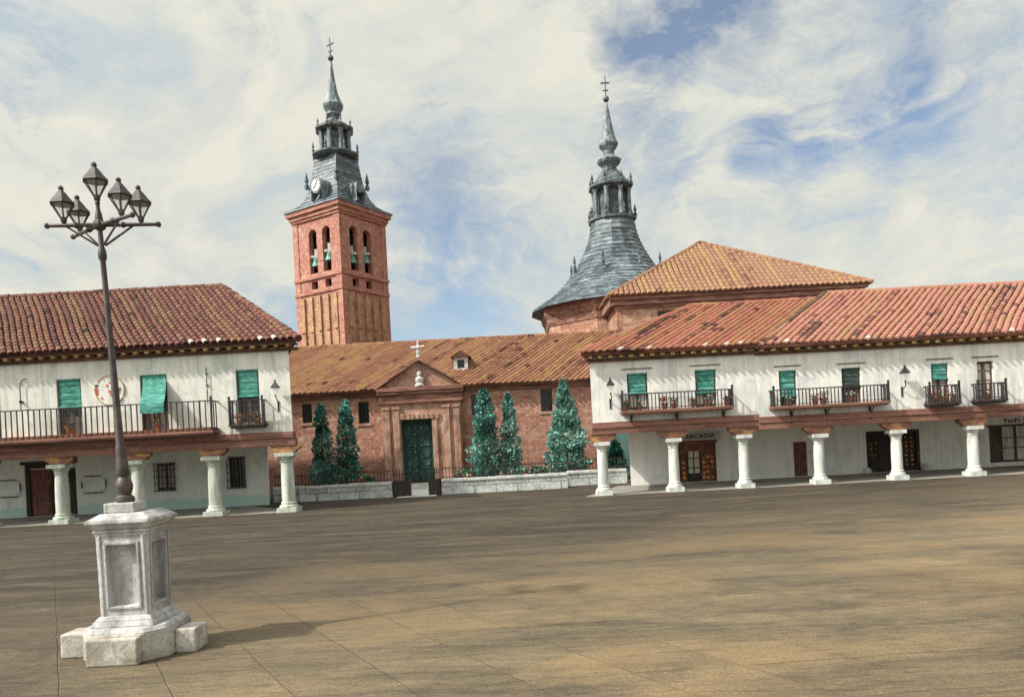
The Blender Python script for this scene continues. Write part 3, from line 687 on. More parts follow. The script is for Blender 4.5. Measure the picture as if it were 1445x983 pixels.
a = MB(); x, z = -20.95, 3.8
a.path([(x, 31.9, 4.95), (x, 31.9, 5.95), (x + .04, 31.9, 6.15), (x + .16, 31.9, 6.27), (x + .3, 31.9, 6.28)], .02); a.box(x - .05, x + .05, 31.86, 32.0, 5.28, 5.34); a.ball((x, 31.9, 5.32), .07, 8)
tag(a.build('hooked_pole', 'rail'), 'thin hooked iron pole rising from the balcony wall, left of the emblem', 'pole')
a = MB(); x = -12.95
a.path([(x, 31.93, 4.8), (x, 31.93, 6.4)], .018); a.box(x - .06, x + .06, 31.92, 31.94, 6.08, 6.11); a.box(x - .05, x + .05, 31.9, 32.0, 5.6, 5.64); a.box(x - .04, x + .04, 31.92, 31.94, 5.3, 5.33)
tag(a.build('wall_mast', 'rail'), 'thin straight iron mast on the old house, at the right end of the long balcony', 'mast')
for x, lab in ((-25.1, 'pale notice panel under the arcade, left of the old street door'), (-20.85, 'pale notice panel under the arcade, right of the old street door')):
    o = thing('notice_panel', lab, 'panel', (x, 37, 1.45), 'pale notice panels under the old arcade')
    MB().box(x - .55, x + .55, 36.94, 36.998, 1.1, 1.85).build('board', 'panel_white', o, bevel=.01)
    MB().box(x - .42, x + .4, 36.92, 36.96, 1.86, 1.91).box(x - .5, x + .45, 36.92, 36.96, 1.03, 1.08).box(x - .62, x - .58, 36.92, 36.97, 1.3, 1.65).box(x + .58, x + .61, 36.92, 36.97, 1.35, 1.7).build('edge_strips', 'frame', o)

def text_mesh(name, body, size, loc, mat, parent, sx=1.0, tilt=0.0):
    cu = bpy.data.curves.new(name, 'FONT'); cu.body = body; cu.size = size; cu.extrude = .008; cu.offset = .008; cu.align_x = 'CENTER'; cu.space_character = 1.15
    ob = bpy.data.objects.new(name, cu); COL.objects.link(ob)
    me = bpy.data.meshes.new_from_object(ob.evaluated_get(bpy.context.evaluated_depsgraph_get())); bpy.data.objects.remove(ob)
    me.transform(Matrix.Translation(Vector(loc) - root_of(parent).location) @ Matrix.Rotation(PI / 2, 4, 'X') @ Matrix.Rotation(tilt, 4, 'Z') @ Matrix.Diagonal((sx, 1, 1, 1)))
    me.materials.clear(); me.materials.append(MT[mat]); me.name = name
    o = bpy.data.objects.new(name, me); COL.objects.link(o); o.parent = parent
    return o
s = thing('shop_sign', 'grey shop sign with dark red capitals over the studded shop door', 'sign', (9.2, 37, 2.2))
MB().box(8.15, 10.35, 36.95, 36.998, 2.09, 2.52).build('board', 'sign_board', s)
text_mesh('lettering', 'ARCADIA', .31, (9.33, 36.94, 2.19), 'ink', s, .98, R(1.2))
s = thing('shop_sign', 'faint pale shop sign with dark handwriting over the shop window at the right edge', 'sign', (24.9, 37, 2.2))
MB().box(23.9, 26.2, 36.96, 37.0, 2.09, 2.44).build('board', 'wall_new_low', s)
text_mesh('lettering', 'YorPr J', .3, (24.95, 36.95, 2.15), 'ink', s, 1.05, R(1))

def leaves(mb, c, rad, n, size, tints=(0, 1), flatten=1.0):
    for _ in range(n):
        v = Vector((random.gauss(0, 1), random.gauss(0, 1), random.gauss(0, 1))).normalized() * random.random() ** .45
        p = Vector(c) + Vector((v.x * rad[0], v.y * rad[1], v.z * rad[2]))
        a = Vector((random.gauss(0, 1), random.gauss(0, 1), random.gauss(0, 1))).normalized(); b = a.orthogonal().normalized(); s = size * random.uniform(.6, 1.3)
        mb.face([p - a * s, p + b * s * .5, p + a * s, p - b * s * .5], random.uniform(*tints))
def flower_pot(label, x, y, z, s=.16, flowers='petal', nf=26, group='flower pots on the balconies'):
    o = thing('flower_pot', label, 'flower pot', (x, y, z), group)
    MB().lathe([(s * .55, z + .002), (s * .8, z + s * 1.1), (s * .92, z + s * 1.12), (s * .92, z + s * 1.35), (s * .75, z + s * 1.36)], (x, y), 12).build('pot', 'terracotta', o)
    p = MB(); leaves(p, (x, y, z + s * 2.0), (s * 1.2, s, s * .9), 60, .055); p.build('plant', 'bush', o)
    f = MB(); leaves(f, (x, y - s * .4, z + s * 2.2), (s * 1.25, s * .9, s * .95), nf, .05); f.build('flowers', flowers, o)
C = 'balcony of the corner house'
for x, z, fl, lab, s in ((4.9, 3.562, 'petal', 'red flowers in a clay pot at the left end of the corner house balcony', .16), (5.5, 3.562, 'petal_white', 'white flowers in a clay pot before the first window of the corner house', .15),
        (6.55, 3.562, 'petal', 'larger red flowered pot, left of the close pair on the corner house balcony', .19), (6.95, 3.562, 'petal', 'red flowered pot, right of the close pair on the corner house balcony', .17),
        (7.75, 3.562, 'petal', 'orange red flowered pot just left of the second window of the corner house', .15), (8.45, 3.562, 'petal_white', 'pale yellow flowered pot before the second window of the corner house', .18), (9.2, 3.562, 'petal', 'red flowered pot at the right end of the corner house balcony', .15)):
    flower_pot(lab, x, 31.62, z, s, fl)
for x, z, fl, lab, s in ((11.85, 3.412, 'petal_white', 'white flowered pot before the first window of the long house', .14), (12.95, 3.412, 'petal', 'red flowered pot left of the leafy pot on the long balcony of the long house', .16),
        (13.3, 3.412, 'petal', 'bigger red flowered pot in the middle of the long balcony of the long house', .2), (14.5, 3.412, 'petal_white', 'pale flowered pot under the dark blind of the long house', .17)):
    flower_pot(lab, x, 31.62, z, s, fl)
for x, z, fl, lab, s in ((18.0, 3.222, 'petal', 'red flowered pot at the left end of the small balcony under the short green blind', .16), (18.5, 3.222, 'petal', 'orange flowered pot in the middle of the small balcony under the short green blind', .2), (18.88, 3.222, 'petal_white', 'pale flowered pot at the right end of the small balcony under the short green blind', .15),
        (20.3, 3.252, 'petal', 'red flowered pot on the small balcony of the window without a blind', .17)):
    flower_pot(lab, x, 31.72, z, s, fl)
flower_pot('orange flowered pot before the second window of the old house', -18.7, 31.6, 3.802, .2)
flower_pot('orange flowered pot below the swung out blind of the old house', -15.0, 31.6, 3.802, .2)
flower_pot('dark leafy pot with red flowers on the small balcony of the old house', -11.5, 31.68, 3.862, .17)
flower_pot('red flowered pot at the right end of the small balcony of the old house', -10.75, 31.68, 3.862, .16)

# ------------------------------------------------------------------ the church range behind the low wall
def church():
    h = thing('church', 'low red brick church range with tiled roof and classical stone portal', 'church', (-4, 46, 0))
    Y = 45.0; XL, XR = -15.6, 5.45
    wins = [(-12.6, -12.0, 4.25, 5.4), (-9.2, -8.55, 4.05, 5.35), (-2.35, -1.3, 4.2, 5.45), (1.85, 2.55, 4.2, 5.55)]
    w = MB(); w.panel((0, Y, 0), (1, 0, 0), rect(XL, XR, 0, 6.05), [rect(*q) for q in wins] + [rect(-6.6, -4.72, .3, 4.1)], .35)
    w.panel((8.0, 55, 0), (-2.55, -10, 0), rect(0, 10.3, 0, 6.05), [], .1); w.panel((XL, Y, 0), (-.3, 1, 0), rect(0, 10.4, 0, 6.05), [], .1)
    w.build('wall', 'church_brick', h)
    for i, q in enumerate(wins):
        o = MB().box(q[0], q[1], Y + .2, Y + .26, q[2], q[3]).build('window', 'pane', h)
        f = MB()
        for k in range(1, 3): x = q[0] + (q[1] - q[0]) * k / 3; f.box(x - .02, x + .02, Y + .14, Y + .17, q[2], q[3])
        for k in range(1, 4): z = q[2] + (q[3] - q[2]) * k / 4; f.box(q[0], q[1], Y + .172, Y + .19, z - .02, z + .02)
        f.build('grille', 'rail', o)
        MB().box(q[0] - .12, q[1] + .12, Y - .06, Y + .1, q[2] - .16, q[2] - .004).build('sill', 'portal', o)
    MB().box(XL, -7.95, Y - .14, Y, 5.62, 5.8).box(XL, -7.95, Y - .3, Y, 5.803, 6.02).build('cornice', 'cornice_red', h); MB().box(-2.65, XR, Y - .14, Y, 5.62, 5.8).box(-2.65, XR, Y - .3, Y, 5.803, 6.02).build('cornice', 'cornice_red', h)
    # portal
    yp = Y - .55
    p = MB(); p.panel((0, yp, 0), (1, 0, 0), rect(-7.7, -2.95, 0, 5.1), [rect(-6.6, -4.72, .3, 4.1)], .5, .54)
    po = p.build('portal', 'portal', h)
    for x0 in (-7.6, -7.02, -4.02, -3.42):
        MB().box(x0, x0 + .38, yp - .16, yp, .7, 4.72).box(x0 - .06, x0 + .44, yp - .22, yp, .05, .697).box(x0 - .05, x0 + .43, yp - .21, yp, 4.723, 4.9).build('pilaster', 'portal', po, bevel=.02)
    q = MB(); q.box(-6.95, -6.602, yp - .10, yp, .3, 4.1).box(-4.718, -4.4, yp - .10, yp, .3, 4.1).box(-7.05, -4.3, yp - .12, yp, 4.103, 4.45)
    for k in range(7):
        x = -6.5 + k * .28; q.box(x, x + .2, yp - .17, yp - .12, 4.12, 4.43)
    q.build('door_surround', 'portal', po, bevel=.02)
    q = MB().box(-7.85, -2.8, yp - .2, yp + .5, 5.1, 5.25).box(-7.8, -2.85, yp - .08, yp + .5, 5.253, 5.62).box(-7.9, -2.75, yp - .26, yp + .5, 5.623, 5.8).box(-7.92, -2.73, yp - .36, yp + .5, 5.803, 6.05)
    q.build('entablature', 'cornice_red', po, bevel=.02)
    # pediment: sloping cornices over a flat tympanum
    ax, az = -5.3, 7.8; yb = yp + 2.2
    MB().faces([(-7.7, yp, 6.053), (-2.95, yp, 6.053), (ax, yp, az - .2), (-7.7, yb, 6.053), (-2.95, yb, 6.053), (ax, yb, az - .2)], [(0, 1, 2), (0, 2, 5, 3), (2, 1, 4, 5), (3, 5, 4)]).build('tympanum', 'portal', po)
    q = MB()
    for sx, ex in ((-7.85, -7.85), (-2.8, -2.8)):
        a = Vector((sx, 0, 6.05)); b_ = Vector((ax, 0, az)); dn = Vector((0, 0, -.2)); 
        v = [Vector((p_.x, y, p_.z)) for y in (yp - .38, yb) for p_ in (a, b_, b_ + dn, a + dn * .1)]
        q.faces(v, [(0, 1, 2, 3), (7, 6, 5, 4), (0, 4, 5, 1), (1, 5, 6, 2), (2, 6, 7, 3), (3, 7, 4, 0)])
    q.build('raking_cornice', 'cornice_red', po)
    q = MB().lathe([(.28, 6.06), (.29, 6.16), (.18, 6.24), (.24, 6.36), (.27, 6.5), (.16, 6.6), (.09, 6.65)], (ax - .02, yp - .14), 12); q.ball((ax - .02, yp - .16, 6.78), .15, 12, 1.15); q.box(ax - .25, ax + .22, yp - .18, yp - .02, 6.34, 6.5)
    q.build('bust', 'white_stone', po, smooth=True)
    # door
    yd = Y - .12
    d = MB().box(-6.6, -6.5, yd, yd + .12, .3, 4.08).box(-4.82, -4.72, yd, yd + .12, .3, 4.08).box(-6.5, -4.82, yd, yd + .12, 3.9, 4.08).build('door', 'green_frame', h)
    for x0, x1, mt in ((-6.49, -5.67, 'green_frame'), (-5.65, -4.83, 'green_frame')):
        lf = MB().box(x0, x1, yd + .06, yd + .1, .3, 3.88)
        for k in range(5): lf.box(x0 + .12, x1 - .12, yd + .025, yd + .058, .45 + k * .68, .98 + k * .68)
        lf.build('door_leaf', mt, d, bevel=.01)
    studs(d, 'boss', 'blind', -6.4, -4.9, .5, 3.8, yd + .02, 4, 9, .06, .6)
    MB().box(-6.6, -4.72, yd + .13, yd + .2, .25, 4.12).build('door_light_block', 'dark_wood', d)  # unseen board added to stop light showing between the leaves
    MB().box(-6.9, -4.4, yp - .75, yp - .24, .012, .15).box(-6.75, -4.55, yp - .55, yp - .24, .152, .3).build('steps', 'white_stone', h)
    # roof
    E0, E1, R1, R0 = (-16.0, 44.45, 6.0), (5.6, 44.45, 6.0), (8.2, 50.2, 9.5), (-18.0, 50.2, 9.5)
    R0 = (-18.0, 50.2, 9.5)
    r = MB(); tiles(r, [E0, E1, R1, R0], .72, .27, .42)
    r.face([(9.5, 56, 6), (-19, 56, 6), R0, R1], .4); r.face([E1, (9.5, 56, 6), R1], .3); r.face([(-19, 56, 6), E0, R0], .3)
    ro = r.build('roof', 'tile_church', h)
    q_ = MB(); ridge_tiles(q_, R0, R1, .15); ridge_tiles(q_, E1, R1, .14); q_.build('ridge_tiles', 'tile_church', ro)
    # dormer
    def dormer(x, y, z, s, matf):
        dm = MB().box(x - s, x + s, y, y + 1.6, z - s, z - s + .16).box(x - s, x - s + .2, y, y + 1.6, z - s + .16, z + s).box(x + s - .2, x + s, y, y + 1.6, z - s + .16, z + s).box(x - s + .2, x + s - .2, y, y + 1.6, z + s - .16, z + s).build('dormer', matf, ro)
        MB().box(x - s + .2, x + s - .2, y + .25, y + .3, z - s + .16, z + s - .16).build('opening', 'pane', dm)
        k = MB(); k.faces([(x - s - .2, y - .2, z + s + .01), (x + s + .2, y - .2, z + s + .01), (x, y - .2, z + s + .42), (x - s - .2, y + 2.4, z + s + .01), (x + s + .2, y + 2.4, z + s + .01), (x, y + 2.4, z + s + .42)], [(0, 1, 2), (0, 2, 5, 3), (2, 1, 4, 5), (3, 5, 4), (0, 3, 4, 1)], .1)
        k.build('dormer_roof', 'tile_church', dm)
    dormer(-2.92, 46.1, 7.45, .42, 'white_stone')
    k = MB(); k.faces([(6.4, 46.6, 7.2), (7.5, 46.6, 7.25), (6.75, 46.6, 8.2), (6.9, 49.6, 8.9)], [(0, 1, 2), (1, 3, 2), (0, 2, 3)], .05); k.build('roof_vent', 'dark_wood', ro)
church()
o = thing('stone_cross', 'white stone figure shaped like a cross on the portal gable', 'statue', (-5.32, 44.4, 7.78))
Q = lambda pr: [(r_ * .72, 7.79 + (z_ - 7.66) * .74) for r_, z_ in pr]
c = MB().lathe(Q([(.2, 7.66), (.22, 7.72), (.14, 7.78), (.16, 7.95), (.19, 8.12), (.11, 8.25)]), (-5.32, 44.4), 10); c.build('pedestal', 'white_stone', o)
c = MB().lathe(Q([(.10, 8.25), (.17, 8.4), (.14, 8.6), (.06, 8.72), (.1, 8.8), (.09, 8.9), (.02, 8.98)]), (-5.32, 44.4), 10); c.tube((-5.74, 44.36, 8.36), (-4.95, 44.36, 8.42), .085, .07, 8); c.build('figure', 'white_stone', o)

# ------------------------------------------------------------------ bell tower
def tower():
    cx, cy = -14.3, 66.0; rz = R(-33); h_ = 2.78
    T = thing('bell_tower', 'tall red brick bell tower with slate spire and clock, left of the church', 'tower', (cx, cy, 0), None, rz)
    faces = [((-h_, -h_, 0), (1, 0, 0)), ((h_, -h_, 0), (0, 1, 0)), ((h_, h_, 0), (-1, 0, 0)), ((-h_, h_, 0), (0, -1, 0))]
    w = MB(); W = 2 * h_
    for i, (o, ux) in enumerate(faces):
        sh = (.35, -.35, 0, 0)[i]
        holes = [arch(W / 2 - .82 + sh, .95, 17.7, 21.5), arch(W / 2 + .82 + sh, .95, 17.7, 21.5), rect(W / 2 - 1.2 + sh, W / 2 - .45 + sh, 16.35, 17.05), rect(W / 2 + .45 + sh, W / 2 + 1.2 + sh, 16.35, 17.05)] if i < 2 else []
        w.panel(o, ux, rect(0, W, 0, 22.9), holes, .5)
    w.face([(-h_, -h_, 17.3), (h_, -h_, 17.3), (h_, h_, 17.3), (-h_, h_, 17.3)])
    w.build('wall', 'tower_brick', T, local=True)
    core = MB().box(-1.9, 1.9, -1.9, 1.9, 15.9, 22.8); core.build('belfry_shade_box', 'dark_wood', T, local=True)  # dark box added, its colour stands in for shade in the open belfry
    # corner strips, string courses, blind panels
    for a in (-1, 1):
        for b_ in (-1, 1): MB().box(min(a * (h_ + .07), a * (h_ - .55)), max(a * (h_ + .07), a * (h_ - .55)), min(b_ * (h_ + .07), b_ * (h_ - .55)), max(b_ * (h_ + .07), b_ * (h_ - .55)), 0, 22.3).build('corner_strip', 'tower_brick', T, local=True)
    for z0, z1, e in ((15.95, 16.2, .14), (17.2, 17.45, .16), (22.3, 22.52, .16), (22.52, 22.86, .28), (22.86, 23.25, .46)): MB().box(-h_ - e, h_ + e, -h_ - e, h_ + e, z0 + .002, z1).build('string_course', 'tower_band', T, local=True, bevel=.02)
    for i, (o, ux) in enumerate(faces[:2]):
        u = Vector(ux); o = Vector(o); nn = Vector((u.y, -u.x, 0))
        for k in range(5):
            c = .8 + k * .99
            for (z0, z1) in ((9.6, 12.6), (12.75, 15.7)):
                a = o + u * (c - .24); b_ = o + u * (c + .24) + nn * .17
                MB().box(min(a.x, b_.x), max(a.x, b_.x), min(a.y, b_.y), max(a.y, b_.y), z0, z1).build('blind_panel', 'tower_ochre', T, local=True)
    # roof: swept slate, gallery, lantern, bulb and needle
    q = 1.414; prof = []
    pts = [(4.72, 23.25), (4.68, 23.42), (3.85, 23.72), (3.2, 24.15), (2.75, 24.7), (2.4, 25.5), (2.15, 26.5), (1.98, 27.5), (1.85, 28.15)]
    for (r0, z0), (r1, z1) in zip(pts[:-1], pts[1:]):
        n = max(1, int((z1 - z0) / .3))
        for k in range(n): prof += [(r0 + (r1 - r0) * k / n + .04, z0 + (z1 - z0) * k / n), (r0 + (r1 - r0) * (k + 1) / n, z0 + (z1 - z0) * (k + 1) / n - .015)]
    sp = MB(); sp.lathe(prof, (0, 0), 4, PI / 4, tintrows=True); so = sp.build('spire_roof', 'slate', T, local=True)
    so.data.transform(Matrix.Identity(4))
    L = MB().lathe([(1.9, 28.15), (2.15, 28.35), (2.15, 28.5), (1.5, 28.52)], (0, 0), 8, PI / 8)
    L.lathe([(1.12, 28.5), (1.12, 30.5)], (0, 0), 8, PI / 8)
    L.lathe([(1.5, 30.5), (1.75, 30.68), (1.75, 30.85), (1.4, 31.0), (1.05, 31.3), (.6, 31.5), (.45, 31.7)], (0, 0), 8, PI / 8)
    Lo = L.build('lantern', 'lead_dark', so, local=True)
    for k in range(8):
        a = PI / 8 + k * PI / 4; MB().lathe([(.26, 28.52), (.2, 28.7), (.19, 30.3), (.26, 30.5)], (1.3 * math.cos(a), 1.22 * math.sin(a)), 8).build('lantern_column', 'lead', so, local=True)
    MB().lathe([(.45, 31.5), (.4, 31.85), (.72, 32.1), (.62, 32.3), (.88, 32.75), (.95, 32.95), (.74, 33.3), (.5, 34.0), (.32, 35.0), (.2, 36.0), (.1, 36.9)], (0, 0), 8, PI / 8).build('needle', 'lead', so, local=True)
    for k in range(8):
        a = PI / 8 + k * PI / 4
        for rr, z, s_ in ((2.05, 28.5, .9), (1.5, 30.85, .75)): MB().lathe([(.12 * s_, z), (.15 * s_, z + .15), (.06 * s_, z + .3), (.13 * s_, z + .45), (.02, z + .95 * s_)], (rr * math.cos(a), rr * math.sin(a)), 6).build('pinnacle', 'lead_dark', so, local=True)
    for k in range(4):
        a = PI / 4 + k * PI / 2; MB().lathe([(.2, 25.5), (.22, 25.8), (.1, 26.0), (.2, 26.2), (.02, 27.0)], (2.62 * math.cos(a), 2.62 * math.sin(a)), 6).build('pinnacle', 'lead_dark', so, local=True)
    x = MB().ball((0, 0, 37.2), .26, 10); x.tube((0, 0, 37.4), (0, 0, 39.0), .05, .04, 6); x.box(-.42, .42, -.05, .05, 38.35, 38.47); x.box(-.24, .24, -.045, .045, 37.75, 37.85)
    xo = x.build('finial_cross', 'lead_dark', so, local=True); xo.rotation_euler = (0, 0, 0)
    # clock dormers on the two faces towards the square
    for i, (n, t_) in enumerate((((0, -1, 0), (1, 0, 0)), ((1, 0, 0), (0, 1, 0)))):
        n = Vector(n); t_ = Vector(t_); cz = 25.05; r = .66; base = n * 2.95 + t_ * (.45 if i == 0 else -.2)
        m_ = MB(); N = 24
        r = .66 if i == 0 else .5
        P = lambda a, d, rr: base + t_ * (rr * math.cos(a)) + Vector((0, 0, cz + rr * math.sin(a))) + n * d
        v = [P(2 * PI * k / N, d, r) for d in (0, -1.6) for k in range(N)]
        m_.faces(v, [tuple(range(N))] + [(k, N + k, N + (k + 1) % N, (k + 1) % N) for k in range(N)])
        a = base + t_ * (-r * .95); 
        for sg in (-1, 1):
            p0 = base + t_ * (sg * r * .95)
            m_.faces([p0 + Vector((0, 0, cz - 1.25)), p0 + n * -.01 + Vector((0, 0, cz)), p0 - n * 1.2 + Vector((0, 0, cz)), p0 - n * .3 + Vector((0, 0, cz - 1.25))], [(0, 1, 2, 3)])
        dm = m_.build('clock_dormer', 'lead', so, local=True)
        if i == 0:
            cl = MB(); cl.faces([P(2 * PI * k / N, .04, r * .82) for k in range(N)], [tuple(range(N))])
            clo = cl.build('clock', 'clock_face', so, local=True)
            hd = MB()
            for ang, ln in ((PI / 2 - .5, .5), (PI * .2 + PI, .36)):
                p0 = P(0, .06, 0); p1 = P(ang, .06, ln); hd.tube(p0, p1, .035, n=5)
            for k in range(12): hd.tube(P(k * PI / 6, .05, .46), P(k * PI / 6, .05, .54), .03, n=5)
            hd.build('clock_hands', 'lead_dark', so, local=True)
    # bells, one in each belfry arch
    for i, (o, ux) in enumerate(faces[:2]):
        sh = (.35, -.35)[i]; u = Vector(ux); inn = Vector((-u.y, u.x, 0)); rot = Matrix.Rotation(rz, 3, 'Z')
        for k, dx in enumerate((-.82, .82)):
            p = rot @ (Vector(o) + u * (W / 2 + dx + sh) + inn * .3) + Vector((cx, cy, 0)); z = 18.35 if k == 0 else 18.6
            names = (('left', 'lit left-hand'), ('right', 'shaded right-hand'))
            b_ = thing('bell', ('green bronze bell in the left arch of the lit tower face', 'green bronze bell in the right arch of the lit tower face', 'green bronze bell in the left arch of the shaded tower face', 'green bronze bell in the right arch of the shaded tower face')[i * 2 + k], 'bell', (p.x, p.y, z), 'bells of the tower')
            MB().lathe([(.40, 0), (.38, .08), (.29, .3), (.25, .55), (.14, .7), (.05, .76)], (0, 0), 14).build('bell_body', 'bell', b_, local=True)
            MB().box(-.42, .42, -.08, .08, .76, .95).box(-.12, .12, -.06, .06, .95, 1.5).build('yoke', 'white_stone', b_, local=True)
            MB().ball((0, 0, -.05), .09, 8).tube((0, 0, 0), (0, 0, .5), .025).build('clapper', 'rail', b_, local=True)
tower()

# ------------------------------------------------------------------ brick nave with pyramid roof, and the chapel with the swept spire
def nave():
    h = thing('church_nave', 'square brick church block with golden pyramid roof, rising behind the red corner house', 'church', (18, 64, 0))
    x0, x1, y0, y1 = 8.7, 27.8, 58.3, 72
    w = MB(); w.panel((0, y0, 0), (1, 0, 0), rect(x0, x1, 0, 13.2), [rect(11.9, 13.2, 10.4, 12.05)], .4)
    w.face([(x1, y0, 0), (x1, y1, 0), (x1, y1, 13.2), (x1, y0, 13.2)]); w.face([(x0, y1, 0), (x0, y0, 0), (x0, y0, 13.2), (x0, y1, 13.2)]); w.face([(x1, y1, 0), (x0, y1, 0), (x0, y1, 13.2), (x1, y1, 13.2)])
    w.build('wall', 'nave_brick', h)
    o = MB().box(11.9, 13.2, y0 + .3, y0 + .36, 10.4, 12.05).build('window', 'pane', h)
    MB().box(12.35, 13.15, y0 + .2, y0 + .28, 11.3, 11.8).box(12.35, 12.5, y0 + .2, y0 + .28, 10.42, 11.298).build('frame', 'white_stone', o)
    MB().box(x0 - .12, x1 + .12, y0 - .12, y0, 12.35, 12.6).box(x0 - .3, x1 + .3, y0 - .3, y0, 12.603, 13.0).box(x0 - .5, x1 + .5, y0 - .5, y0, 13.003, 13.35).box(x0 - .5, x0, y0 + .002, y1, 12.6, 13.35).build('cornice', 'cornice_red', h, bevel=.03)
    A = (17.3, 65, 18.9); E = [(x0 - .65, y0 - .65, 13.35), (x1 + .75, y0 - .65, 13.35), (x1 + .75, y1 + .6, 13.35), (x0 - .65, y1 + .6, 13.35)]
    r = MB(); tiles(r, [E[0], E[1], A], .0, .42, .6, 3); tiles(r, [E[3], E[0], A], 0, .42, .6, 3); tiles(r, [E[1], E[2], A], 0, .42, .6, 3); r.face([E[2], E[3], A], .4)
    ro = r.build('roof', 'tile_nave', h)
    q = MB(); [ridge_tiles(q, e_, A, .2, .55) for e_ in E[:2]]; ridge_tiles(q, E[2], A, .2, .55); q.build('ridge_tiles', 'tile_nave', ro)
nave()
def chapel():
    cx, cy = 10.5, 70.0
    h = thing('chapel', 'brick chapel with wide swept slate roof and needle spire, left of the pyramid roof', 'chapel', (cx, cy, 0))
    MB().lathe([(7.1, 0), (7.1, 14.0)], (0, 0), 8, PI / 8).build('wall', 'nave_brick', h, local=True)
    MB().lathe([(7.2, 12.6), (7.3, 13.0), (7.3, 13.15), (7.55, 13.6), (7.7, 14.35)], (0, 0), 8, PI / 8).build('cornice', 'cornice_red', h, local=True)
    pts = [(8.1, 14.2), (8.0, 14.4), (6.3, 15.45), (5.3, 16.3), (4.4, 17.3), (3.75, 18.1), (3.25, 18.95), (2.8, 19.8), (2.45, 20.6), (2.2, 21.4), (2.05, 22.4)]
    prof = []
    for (r0, z0), (r1, z1) in zip(pts[:-1], pts[1:]):
        n = max(1, int(math.hypot(z1 - z0, r1 - r0) / .4))
        for k in range(n): prof += [(r0 + (r1 - r0) * k / n + .05, z0 + (z1 - z0) * k / n), (r0 + (r1 - r0) * (k + 1) / n, z0 + (z1 - z0) * (k + 1) / n - .02)]
    so = MB().lathe(prof, (0, 0), 16, PI / 16, tintrows=True).build('spire_roof', 'slate', h, local=True)
    L = MB().lathe([(2.0, 22.3), (2.32, 22.5), (2.32, 22.75), (1.8, 22.8)], (0, 0), 8, PI / 8); L.lathe([(1.35, 22.7), (1.35, 25.4)], (0, 0), 8, PI / 8)
    L.lathe([(1.75, 25.4), (2.15, 25.65), (2.15, 25.85), (1.6, 26.2), (1.3, 26.7), (.95, 27.1), (.62, 27.5)], (0, 0), 8, PI / 8); L.build('lantern', 'lead_dark', so, local=True)
    for k in range(8):
        a = PI / 8 + k * PI / 4; MB().lathe([(.28, 22.8), (.21, 23.1), (.2, 25.1), (.28, 25.4)], (1.68 * math.cos(a), 1.68 * math.sin(a)), 8).build('lantern_column', 'lead', so, local=True)
    MB().lathe([(.6, 27.4), (.7, 27.7), (1.1, 28.05), (1.2, 28.25), (.85, 28.5), (.5, 28.8), (.55, 29.2), (.9, 29.6), (.95, 29.8), (.75, 30.2), (.52, 31.2), (.32, 32.4), (.12, 33.7)], (0, 0), 8, PI / 8).build('needle', 'lead', so, local=True)
    for k in range(8):
        a = PI / 8 + k * PI / 4
        for rr, z, s_ in ((2.2, 22.75, 1.1), (1.95, 25.85, 1.0)): MB().lathe([(.14 * s_, z), (.17 * s_, z + .2), (.07 * s_, z + .35), (.15 * s_, z + .55), (.02, z + 1.0 * s_)], (rr * math.cos(a), rr * math.sin(a)), 6).build('pinnacle', 'lead_dark', so, local=True)
    for k in range(8):
        a = PI / 8 + k * PI / 4; MB().lathe([(.14, 17.6), (.16, 18.1), (.07, 18.3), (.14, 18.5), (.02, 19.1)], (4.25 * math.cos(a), 4.55 * math.sin(a)), 6).build('pinnacle', 'lead_dark', so, local=True)
    x = MB().ball((0, 0, 34.1), .3, 10); x.tube((0, 0, 34.2), (0, 0, 36.3), .055, .04, 6); x.box(-.42, .42, -.05, .05, 35.55, 35.68); x.box(-.26, .26, -.045, .045, 34.85, 34.96); x.build('finial_cross', 'lead_dark', so, local=True)
chapel()

# ------------------------------------------------------------------ low wall, railings, gate, garden
W_GROUP = 'low stone wall before the church'
def low_wall(label, x0, x1, y, h=.78):
    o = thing('low_wall', label, 'wall', ((x0 + x1) / 2, y, 0), W_GROUP)
    MB().box(x0, x1, y - .2, y + .2, 0, h - .14).build('masonry', 'low_wall', o)
    c = MB(); x = x0
    while x < x1 - .1:
        L_ = min(random.uniform(.9, 1.4), x1 - x); c.box(x + .006, x + L_ - .006, y - .27, y + .27, h - .14, h + random.uniform(-.015, .015)); x += L_
    c.build('coping', 'white_stone', o, bevel=.02)
    r = MB(); z0, z1 = h, h + .62; n = int((x1 - x0) / .17)
    for i in range(n + 1):
        x = x0 + .08 + (x1 - x0 - .16) * i / n; r.box(x - .014, x + .014, y - .014, y + .014, z0 - .05, z1 + random.uniform(.0, .05))
    r.box(x0 + .05, x1 - .05, y - .03, y - .016, z1 - .1, z1 - .06).box(x0 + .05, x1 - .05, y - .03, y - .016, z0 + .08, z0 + .12)
    r.build('railing', 'rail', o)
    return o
low_wall('low whitish stone wall with railing, left of the church gate', -10.9, -6.2, 38.0)
low_wall('low whitish stone wall with railing, between the church gate and the spruce', -3.7, 2.7, 38.0)
low_wall('set back low wall piece with railing, left end beside the old house', -12.45, -10.95, 38.6)
low_wall('set back low wall piece with railing, between the spruce and the corner house', 2.8, 5.95, 39.4)
g = thing('iron_gate', 'dark iron gate with open leaves and spiked pickets in the low wall', 'gate', (-5, 38, 0))
